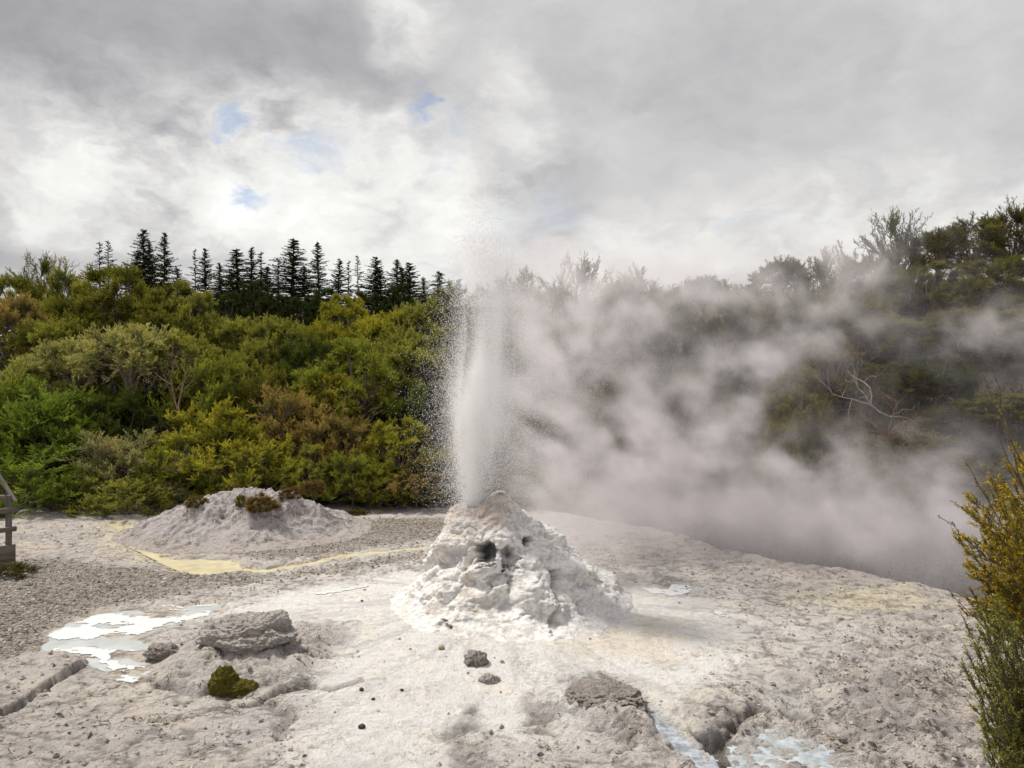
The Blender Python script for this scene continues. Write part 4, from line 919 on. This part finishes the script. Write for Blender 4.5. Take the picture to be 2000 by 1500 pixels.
# scrubby plants growing on the mound
def on_mound(px, py, D, hw, h, kind, colr, lb):
    x, y, z = P(px, py, D); plant('shrub', kind, x, y, z + h, hw, colr, lb, 'shrub', 'scrub growing on the mound', zb=z - 0.05)
on_mound(385, 992, 18.6, 0.33, 0.36, 'bush0', (0.17, 0.15, 0.045), 'small olive tuft on the left top of the mound')
on_mound(512, 1000, 18.3, 0.50, 0.46, 'bush1', (0.22, 0.15, 0.05), 'widest reddish brown tuft, on the middle of the mound')
on_mound(470, 990, 18.4, 0.14, 0.16, 'bush2', (0.20, 0.18, 0.03), 'tiny yellow tuft left of the reddish brown tuft on the mound')
on_mound(565, 975, 19.0, 0.30, 0.36, 'bush2', (0.22, 0.14, 0.07), 'brown tuft right of the reddish brown tuft on the mound')
on_mound(610, 965, 19.6, 0.36, 0.40, 'bush0', (0.20, 0.13, 0.06), 'brown tuft at the right shoulder of the mound')
on_mound(700, 1015, 22.0, 0.45, 0.35, 'bush1', (0.14, 0.12, 0.03), 'low olive tuft on the gravel edge right of the mound')
on_mound(20, 1128, 14.8, 0.50, 0.28, 'plume1', (0.10, 0.10, 0.03), 'dark green grassy tuft on the gravel below the timber fence')

# ------------------------------------------------------------------ timber fence at the left edge
def beam(name, p0, p1, w, h, parent, mat=MWOOD):
    p0 = Vector(p0); p1 = Vector(p1); bm = bmesh.new(); bmesh.ops.create_cube(bm, size=1)
    ln = (p1 - p0).length; bmesh.ops.scale(bm, vec=(w, h, ln), verts=bm.verts)
    bmesh.ops.bevel(bm, geom=list(bm.edges), offset=0.006, segments=1, affect='EDGES')
    me = bpy.data.meshes.new(name); bm.to_mesh(me); bm.free(); me.materials.append(mat)
    o = obj(name, me, parent); d = (p1 - p0).normalized(); o.location = (p0 + p1) / 2
    o.rotation_mode = 'QUATERNION'
    xax = Vector((0, 0, 1)).cross(d) if abs(d.z) < 0.9 else Vector((1, 0, 0)); xax.normalize(); yax = d.cross(xax)
    o.rotation_quaternion = Matrix((xax, yax, d)).transposed().to_quaternion()
    return o
fe = bpy.data.objects.new('timber_fence', None); C.objects.link(fe)
tag(fe, 'weathered grey timber boardwalk fence with two rails at the left edge', 'fence')
pp = lambda px, py, D: Vector(P(px, py, D))
A = pp(17, 1095, 15.9); A.z = -0.1
beam('post', A, A + Vector((0, 0, 1.50)), 0.09, 0.09, fe)
B = A + Vector((-1.35, -1.5, 0)); beam('post', B, B + Vector((0, 0, 1.5)), 0.11, 0.11, fe)
B2 = A + Vector((-1.5, 0.9, 0.0)); beam('post', B2, B2 + Vector((0, 0, 2.1)), 0.10, 0.10, fe)
dv = (B - A).normalized(); nrm = Vector((dv.y, -dv.x, 0)) * -0.08
for zz, hh_ in ((1.10, 0.10), (0.70, 0.10)):
    beam('rail', A + nrm - dv * 0.12 + Vector((0, 0, zz + 0.1)), B + nrm + dv * 0.3 + Vector((0, 0, zz + 0.1)), 0.045, hh_, fe)
beam('kickboard', A + nrm - dv * 0.10 + Vector((0, 0, 0.30)), B + nrm + dv * 0.3 + Vector((0, 0, 0.30)), 0.04, 0.36, fe)
beam('handrail', A + Vector((0.10, 0.05, 1.36)), A + Vector((-0.62, 0.35, 2.15)), 0.09, 0.045, fe)
beam('back_rail', A + Vector((-0.05, 0.12, 1.40)), B2 + Vector((0, 0, 1.46)), 0.04, 0.10, fe)

# ------------------------------------------------------------------ near shrubs at the right edge
def near_shrub(name, core, tips, seed, color, label, capsules=0.1, twl=0.16, dens=1.0, rough=0.012):
    r = np.random.default_rng(seed); e = bpy.data.objects.new(name, None); C.objects.link(e); e.location = (core[0], core[1], 0)
    base = np.array([core[0], core[1], 0.0]); segs = []; P_, D_, T_ = [], [], []; CP = []
    hub = np.array(core)
    segs.append((tuple(base + [0, 0, -0.1] - base), tuple(hub - base), 0.04, 0.022))
    for tp in tips:
        tp = np.array(tp, float); s = hub + np.array([r.uniform(-0.1, 0.1), r.uniform(-0.15, 0.15), r.uniform(-0.5, 0.4) * 0.8]); s[2] = min(s[2], tp[2] - 0.02)
        c1 = s * 0.5 + tp * 0.5 + np.array([r.uniform(-.05, .1), r.uniform(-.08, .08), r.uniform(-0.22, -0.02)])
        m = 18; t = np.linspace(0, 1, m)[:, None]
        pts = s * (1 - t) ** 2 + 2 * c1 * t * (1 - t) + tp * t ** 2; pts[1:-1] += r.normal(size=(m - 2, 3)) * rough
        rr2 = np.linspace(0.009, 0.002, m)
        for i in range(m - 1): segs.append((tuple(pts[i] - base), tuple(pts[i + 1] - base), rr2[i], rr2[i + 1]))
        for i in range(3, m):
            d = unit(pts[i] - pts[i - 1]); k = int(round(3 * dens + r.random()))
            if i == m - 1: k += 1
            for _ in range(k):
                td = unit(d + r.normal(size=3) * 0.50 + np.array([0, 0, 0.2])); tl = twl * r.uniform(0.35, 1.2) * (1.15 - 0.6 * i / m)
                if i == m - 1: td = unit(d + r.normal(size=3) * 0.1)
                b = pts[i] + (pts[i - 1] - pts[i]) * r.random(); e2 = b + td * tl; segs.append((tuple(b - base), tuple(e2 - base), 0.0022, 0.0012))
                nl = max(4, int(tl / 0.0042)); w = r.random(nl)
                P_.append(b + td * (tl * w)[:, None]); D_.append(unit(td * 0.7 + r.normal(size=(nl, 3)) * 0.65)); T_.append(w)
            if r.random() < capsules:
                for _ in range(5): CP.append(pts[i] + (pts[i - 1] - pts[i]) * r.random() + r.normal(size=3) * 0.004)
    p = np.concatenate(P_) - base; d = np.concatenate(D_); t = np.concatenate(T_); n = len(p)
    # leaf = slim diamond, four corners
    side = unit(np.cross(d, unit(r.normal(size=(n, 3))))); ln = 0.018 * r.uniform(0.6, 1.3, n)[:, None]; wd = 0.0032
    v = np.stack([p, p + d * ln * 0.5 - side * wd, p + d * ln, p + d * ln * 0.5 + side * wd], 1).reshape(-1, 3)
    f = np.arange(n * 4).reshape(-1, 4)
    c = obj('crown', mesh_np('crown', v, f, [MLEAF], smooth=False, attrs={'tip': np.repeat(t, 4), 'rnd': np.repeat(np.clip(r.normal(.5, .25, n), 0, 1), 4)}), e); c.color = (*color, 1)
    tv, tf = tubes(segs, 4); obj('stem', mesh_np('stem', tv, tf, [MBARK]), e)
    if CP:
        ico = bmesh.new(); bmesh.ops.create_icosphere(ico, subdivisions=1, radius=0.0042); iv = np.array([q.co[:] for q in ico.verts]); if_ = np.array([[q.index for q in fc.verts] for fc in ico.faces]); ico.free()
        cp = np.array(CP) - base; vv_ = (cp[:, None] + iv[None]).reshape(-1, 3); ff = (np.arange(len(cp))[:, None, None] * len(iv) + if_[None]).reshape(-1, 3)
        sc_ = obj('seed_capsules', mesh_np('seed_capsules', vv_, ff, [MBARK]), e); sc_['kind'] = 'stuff'
    return tag(e, label, 'shrub')
rt = np.random.default_rng(5)
def tips_in(prof, n, D, spread, xmax=2120):
    ys_ = rt.uniform(prof[0][0], prof[-1][0], n); lo = np.interp(ys_, [a for a, b in prof], [b for a, b in prof])
    xs_ = lo + (xmax - lo) * rt.random(n) ** 0.85
    return [P(a, b, D + rt.uniform(-spread, spread)) for a, b in zip(xs_, ys_)]
gold = tips_in([(890, 1960), (950, 1905), (1000, 1868), (1040, 1856), (1100, 1872), (1150, 1876), (1215, 1905)], 210, 4.9, 0.45)
near_shrub('manuka_shrub', (3.75, 4.95, 2.15), gold, 31, (0.40, 0.31, 0.035), 'golden ochre leafed shrub reaching in from the right edge close to the viewer', 0.12)
green = tips_in([(1180, 1905), (1230, 1882), (1290, 1890), (1340, 1868), (1400, 1895), (1450, 1940), (1560, 1930)], 200, 4.4, 0.35)
near_shrub('manuka_shrub', (3.25, 4.45, 1.0), green, 33, (0.22, 0.235, 0.065), 'green leafed shrub below the golden one at the bottom right corner', 0.10)
wisp = [P(1922, 738, 4.6), P(1938, 722, 4.65), P(1925, 800, 4.6), P(1885, 900, 4.55), P(1960, 830, 4.6), P(1835, 1010, 4.7), P(1850, 1148, 4.7), P(1872, 1180, 4.5)]
near_shrub('manuka_shrub', (3.55, 4.7, 1.9), wisp, 35, (0.24, 0.20, 0.03), 'sparse bare stems with seed capsules arching above the golden shrub', 0.75, 0.05, 0.22, 0.008)

# ------------------------------------------------------------------ steam and spray
def fog_volume(name, lo, hi, vox, density, mat, label):
    """even voxel grid of steam: lattice values are handed to a Volume Cube"""
    lo = np.array(lo, float); n = np.ceil((np.array(hi) - lo) / vox).astype(int) + 1; hi = lo + (n - 1) * vox
    ax = [np.arange(n[i]) * vox + lo[i] for i in range(3)]
    zz, yy_, xx = np.meshgrid(ax[2], ax[1], ax[0], indexing='ij')
    d = density(xx.ravel().astype(np.float32), yy_.ravel().astype(np.float32), zz.ravel().astype(np.float32)).astype(np.float32)
    e = 0.4
    for k, a in enumerate((xx, yy_, zz)):
        a = a.ravel(); d *= sstep(lo[k], lo[k] + e, a) * sstep(hi[k], hi[k] - e, a)
    d[d < 0.003] = 0
    me = bpy.data.meshes.new(name); me.vertices.add(len(d)); co = np.zeros((len(d), 3), np.float32); me.vertices.foreach_set('co', co.ravel())
    at = me.attributes.new('dens', 'FLOAT', 'POINT'); at.data.foreach_set('value', d)
    o = obj(name, me); me.materials.append(mat)
    g = bpy.data.node_groups.new(name, 'GeometryNodeTree')
    g.interface.new_socket('Geometry', in_out='INPUT', socket_type='NodeSocketGeometry'); g.interface.new_socket('Geometry', in_out='OUTPUT', socket_type='NodeSocketGeometry')
    gi = g.nodes.new('NodeGroupInput'); go = g.nodes.new('NodeGroupOutput')
    vc = g.nodes.new('GeometryNodeVolumeCube'); vc.inputs['Min'].default_value = lo; vc.inputs['Max'].default_value = hi
    for k, a in enumerate('XYZ'): vc.inputs['Resolution ' + a].default_value = int(n[k])
    pos = g.nodes.new('GeometryNodeInputPosition'); sp = g.nodes.new('ShaderNodeSeparateXYZ'); g.links.new(pos.outputs[0], sp.inputs[0])
    def mth(op, a, b=None, c=None):
        q = g.nodes.new('ShaderNodeMath'); q.operation = op
        for i, v in enumerate((a, b, c)):
            if v is None: continue
            if isinstance(v, (int, float)): q.inputs[i].default_value = v
            else: g.links.new(v, q.inputs[i])
        return q.outputs[0]
    ii = [mth('MINIMUM', mth('MAXIMUM', mth('ROUND', mth('DIVIDE', mth('SUBTRACT', sp.outputs[k], float(lo[k])), float(vox))), 0.0), float(n[k] - 1)) for k in range(3)]
    idx = mth('MULTIPLY_ADD', mth('MULTIPLY_ADD', ii[2], float(n[1]), ii[1]), float(n[0]), ii[0])
    na = g.nodes.new('GeometryNodeInputNamedAttribute'); na.data_type = 'FLOAT'; na.inputs[0].default_value = 'dens'
    si = g.nodes.new('GeometryNodeSampleIndex'); si.data_type = 'FLOAT'; si.domain = 'POINT'; si.clamp = True
    g.links.new(gi.outputs[0], si.inputs['Geometry']); g.links.new(na.outputs[0], si.inputs['Value']); g.links.new(idx, si.inputs['Index'])
    g.links.new(si.outputs[0], vc.inputs['Density'])
    sm = g.nodes.new('GeometryNodeSetMaterial'); sm.inputs['Material'].default_value = mat
    g.links.new(vc.outputs[0], sm.inputs[0]); g.links.new(sm.outputs[0], go.inputs[0])
    md = o.modifiers.new('fog', 'NODES'); md.node_group = g
    return tag(o, label, 'steam', kind='stuff')
def vol_mat(name, col, ani, mult=1.0):
    m, N, L, M, MIX, RNG = new_mat(name)
    o = N('ShaderNodeOutputMaterial'); v = N('ShaderNodeVolumePrincipled'); v.inputs['Color'].default_value = (*col, 1)
    v.inputs['Density'].default_value = mult; v.inputs['Anisotropy'].default_value = ani; L(v.outputs[0], o.inputs['Volume'])
    return m
MSTEAM = vol_mat('steam', (0.925, 0.898, 0.922), 0.25); MMIST = vol_mat('mist', (0.999, 0.999, 0.998), 0.1)
BL = [(1000, 640, 14.3, .8, .9, 1.2, 1.1), (1010, 820, 14.2, .7, .9, 1.2, 1.0), (1050, 940, 14.8, .9, 1, .7, .8), (1130, 560, 17, 1.1, 1.5, .8, .75), (1100, 700, 16.5, 1.3, 1.5, 1.4, .8),
      (1150, 850, 17, 1.2, 1.5, 1.3, .75), (1240, 590, 19, 1.5, 1.5, .8, .7), (1250, 700, 18.5, .8, 1.5, .8, .5), (1330, 860, 18, 1.3, 1.4, 1.1, 1.3), (1250, 960, 18, 1.8, 1.4, .8, .9), (1420, 950, 18, 1.6, 1.4, .8, .8),
      (1560, 980, 17, 1.8, 1.5, .9, .85), (1700, 1020, 16, 1.8, 1.4, .8, .9), (1830, 1070, 15, 1.5, 1.2, .8, .9), (1480, 800, 19.5, 1.1, 1.5, .9, .7), (1460, 700, 20, 1.3, 1.5, .6, .6), (1360, 560, 22, 1.6, 1.6, .5, .6),
      (1600, 590, 21, 1.1, 1.5, 1.3, .6), (1700, 520, 21, .9, 1.5, .9, .6), (1540, 650, 21, 1.3, 1.5, .9, .45), (1880, 640, 19, 1.9, 1.3, .55, .65), (1960, 690, 19, 1.2, 1.3, .7, .5), (1900, 970, 16, 1.6, 1.2, .8, .7), (1790, 870, 18, 1.4, 1.3, .7, .4),
      (1000, 560, 15, .8, 1, .6, .5), (1650, 900, 18, 1.6, 1.3, .6, .45), (1400, 1010, 19, 3.5, 1.6, .6, .6), (1450, 540, 23, 2, 1.5, .8, .35), (1160, 1000, 17.0, 2.0, 1.8, .5, .5)]
def steam_density(x, y, z):
    wx = x + 0.5 * fbm(x * .6, y * .6, z * .6, oct=3, seed=801); wy = y + 0.5 * fbm(x * .6, y * .6, z * .6, oct=2, seed=811); wz = z + 0.5 * fbm(x * .6, y * .6, z * .6, oct=3, seed=821)
    b = np.zeros_like(x)
    for px, py, D, rx, ry, rz, a in BL:
        cx, cy, cz = P(px, py, D)
        b += a * np.exp(-(((wx - cx) / rx) ** 2 + ((wy - cy) / ry) ** 2 + ((wz - cz) / rz) ** 2))
    for px, py, D, rx, rz in [(1355, 630, 20, .75, .5), (1225, 715, 19, .5, .6), (1440, 645, 20, .7, .4), (1590, 760, 20, 1.0, .7), (1790, 760, 19, 1.1, .8), (1530, 810, 19, .6, .5), (1850, 590, 19, 1.0, .5), (1950, 480, 20, 1.5, 1.0), (1160, 800, 17, .35, .5), (1330, 960, 18, .5, .25)]:
        cx, cy, cz = P(px, py, D); b *= 1 - 0.85 * np.exp(-((wx - cx * y / cy) / rx) ** 2 - ((wz - cz) / rz) ** 2)
    b += 0.10 * sstep(-0.3, 1, x) * sstep(7.5, 3.5, x) * sstep(7.6, 6.0, z)
    # drifting veil over the whole slope
    b += 0.02 * sstep(0.2, 3, x) * sstep(9.5, 6, z) + 0.16 * sstep(1.4, -0.6, z) * sstep(1, 3, x) * sstep(16, 19, y + x * .35)
    n = fbm(wx * 0.85 + 0.3 * wz, wy * 0.85, wz * 1.0, oct=6, seed=831, gain=0.66)
    rg = ridge(wx * 0.9, wy * 0.9, wz * 1.1, oct=3, seed=841)
    k = sstep(-0.20, 0.34, n) ** 1.9 * (0.4 + 1.4 * np.clip(rg, 0, 1))
    b += 0.45 * np.exp(-((wx - 0.9) / 1.3) ** 2 - ((wy - 15) / 1.5) ** 2) * sstep(6.6, 4.5, z)
    low = sstep(2.2, 0.2, z) * 0.55; k = k * (1 - low) + 0.42 * low
    g = b * k * 1.12
    return np.where(g < 0.01, 0, g) * sstep(-0.7, 0.9, wx + 0.2 * n)
fog_volume('steam', (-1.3, 13.4, -3.0), (17.5, 24.5, 9.0), 0.105, steam_density, MSTEAM, 'wide drifting veil of grey white steam over the right slope and gully')

# jet profile: height, left edge, right edge, strength (metres, measured from the axis at the vent)
VX, VY, VZ = -0.68, 13.0, 1.62
JP = np.array([[0.0, -0.07, 0.10, 2.2], [0.35, -0.14, 0.34, 1.2], [0.75, -0.17, 0.50, 1.1], [1.2, -0.20, 0.64, 1.2], [2.0, -0.21, 0.76, 1.5], [2.35, -0.17, 0.80, 1.8], [3.0, -0.10, 0.80, 1.3],
               [3.7, -0.16, 0.74, 0.75], [4.4, -0.18, 0.64, 0.34], [5.2, -0.20, 0.50, 0.17], [6.2, -0.2, 0.35, 0.07]])
def prof(h): return [np.interp(h, JP[:, 0], JP[:, i]) for i in (1, 2, 3)]
def mist_density(x, y, z):
    h = z - VZ + 0.06; a, b, s = prof(h)
    n = fbm(x * 2.2, y * 2.2, z * 1.1, oct=5, seed=851, gain=0.55)
    c = VX + (a + b) / 2; w = (b - a) / 2 + 0.02
    u = (x - c) / w; v = (y - VY) / (w * 0.8 + 0.04)
    r = np.sqrt(np.where(u < 0, u * 1.0, u * 0.72) ** 2 + v ** 2) + 0.28 * n
    fib = fbm(x * 6.5, y * 6.5, z * 1.6, oct=4, seed=861, gain=0.6)
    d = 0.62 * s * sstep(1.35, 0.35, r) * np.clip(0.75 + 1.5 * n + 0.9 * fib, 0, 3)
    rs = np.random.default_rng(12)
    for i in range(30):
        t = rs.random() ** 1.1; off = -0.20 + 0.80 * t; oy = rs.uniform(-0.3, 0.3); hm = rs.uniform(1.5, 2.6) + 1.4 * (0.15 < t < 0.6) * rs.random(); st = rs.uniform(0.8, 2.6) * (1.0 - 0.75 * t)
        q = np.clip(h / 2.3, 0, 2) ** 0.62; sg_ = 0.035 + 0.040 * np.clip(h, 0, 4)
        cx = VX + off * q + 0.05 * np.sin(h * 2.1 + i); cy = VY + oy * q
        d = d + st * np.exp(-((x - cx) ** 2 + (y - cy) ** 2) / (2 * sg_ ** 2)) * sstep(hm + 0.25 * n, hm * 0.6, h) * (h > -0.05) * np.clip(0.85 + 2.2 * fib, 0.02, 4)
    # dense inner stream leaning slightly right
    cx = VX + 0.05 + 0.05 * h; core = np.exp(-(((x - cx) / (0.05 + 0.035 * h)) ** 2 + ((y - VY) / (0.06 + 0.035 * h)) ** 2)) * np.interp(h, [0, 1.5, 3.5], [6, 3.0, 0.3]) * (h > -0.1) * (h < 3.6)
    st2 = np.exp(-(((x - (VX + 0.34 + 0.03 * h)) / 0.10) ** 2 + ((y - VY) / 0.2) ** 2)) * np.interp(h, [1.0, 1.8, 3.2, 4.4], [0, 1.8, 2.2, 0])
    return np.clip(d, 0, None) + core * (0.8 + 0.5 * n) + st2
fog_volume('water_mist', (-1.6, 12.0, 1.2), (1.2, 14.0, 8.6), 0.045, mist_density, MMIST, 'white jet of atomised water standing on the cone tip')

def droplets(n):
    r = rng; tv = np.array([[1, 1, 1], [-1, -1, 1], [-1, 1, -1], [1, -1, -1]]) / 1.732; tf = np.array([[0, 1, 2], [0, 3, 1], [0, 2, 3], [1, 3, 2]])
    na, nb, nc = int(n * .56), int(n * .24), int(n * .18)
    # column
    h = np.concatenate([r.random(na) ** 0.9 * 4.6, 3.4 + r.exponential(1.1, int(na * .30))]); a, b, s = prof(h); c = VX + (a + b) / 2; w = (b - a) / 2 + .03
    u = r.normal(size=len(h)) * 0.62; v = r.normal(size=len(h)) * 0.55
    p1 = np.stack([c + u * w, VY + v * w, VZ + h], 1)
    # falling fringe on the left
    h = r.random(nb) * 4.2 * r.uniform(0.6, 1.0, nb); a, _, _ = prof(h); dx = r.exponential(0.22, nb) * (1 - 0.35 * np.exp(-h)); p2 = np.stack([VX + a - dx + 0.02, VY + r.normal(size=nb) * 0.30, VZ + h - 0.35 * sstep(0.1, 0.5, dx) * r.random(nb)], 1)
    # drift to the right
    h = r.random(nc) * 4.4; _, b, _ = prof(h); dx = r.exponential(0.75, nc); p3 = np.stack([VX + b + dx - 0.1, VY + 0.35 * dx + r.normal(size=nc) * 0.4, VZ + h * (1 - 0.0 * dx) - 0.5 * sstep(0.5, 1.5, dx) * r.random(nc)], 1)
    p = np.concatenate([p1, p2, p3]); k = np.ones(len(p), bool)
    hh_ = p[:, 2] - (1.55 - 1.0 * np.abs(p[:, 0] - CX)); k &= hh_ > 0
    p = p[k]; m = len(p); s = (0.0019 + 0.0052 * r.random(m) ** 4) 
    st = np.stack([s, s, s * r.uniform(1.0, 1.7, m)], 1)
    V = (p[:, None] + tv[None] * st[:, None]).reshape(-1, 3); F = (np.arange(m)[:, None, None] * 4 + tf[None]).reshape(-1, 3)
    return V, F
MDROP, N, L, M, MIX, RNG = new_mat('water_drops')
o_ = N('ShaderNodeOutputMaterial'); b_ = N('ShaderNodeBsdfDiffuse'); t_ = N('ShaderNodeBsdfTranslucent'); s_ = N('ShaderNodeMixShader', i_0=0.5)
b_.inputs[0].default_value = (0.98, 0.98, 0.99, 1); t_.inputs[0].default_value = (0.98, 0.98, 0.99, 1); L(b_.outputs[0], s_.inputs[1]); L(t_.outputs[0], s_.inputs[2]); L(s_.outputs[0], o_.inputs[0])
v, f = droplets(210000)
tag(obj('water_spray', mesh_np('water_spray', v, f, [MDROP], smooth=False)), 'fine droplets flying around the geyser jet', 'water spray', kind='stuff')
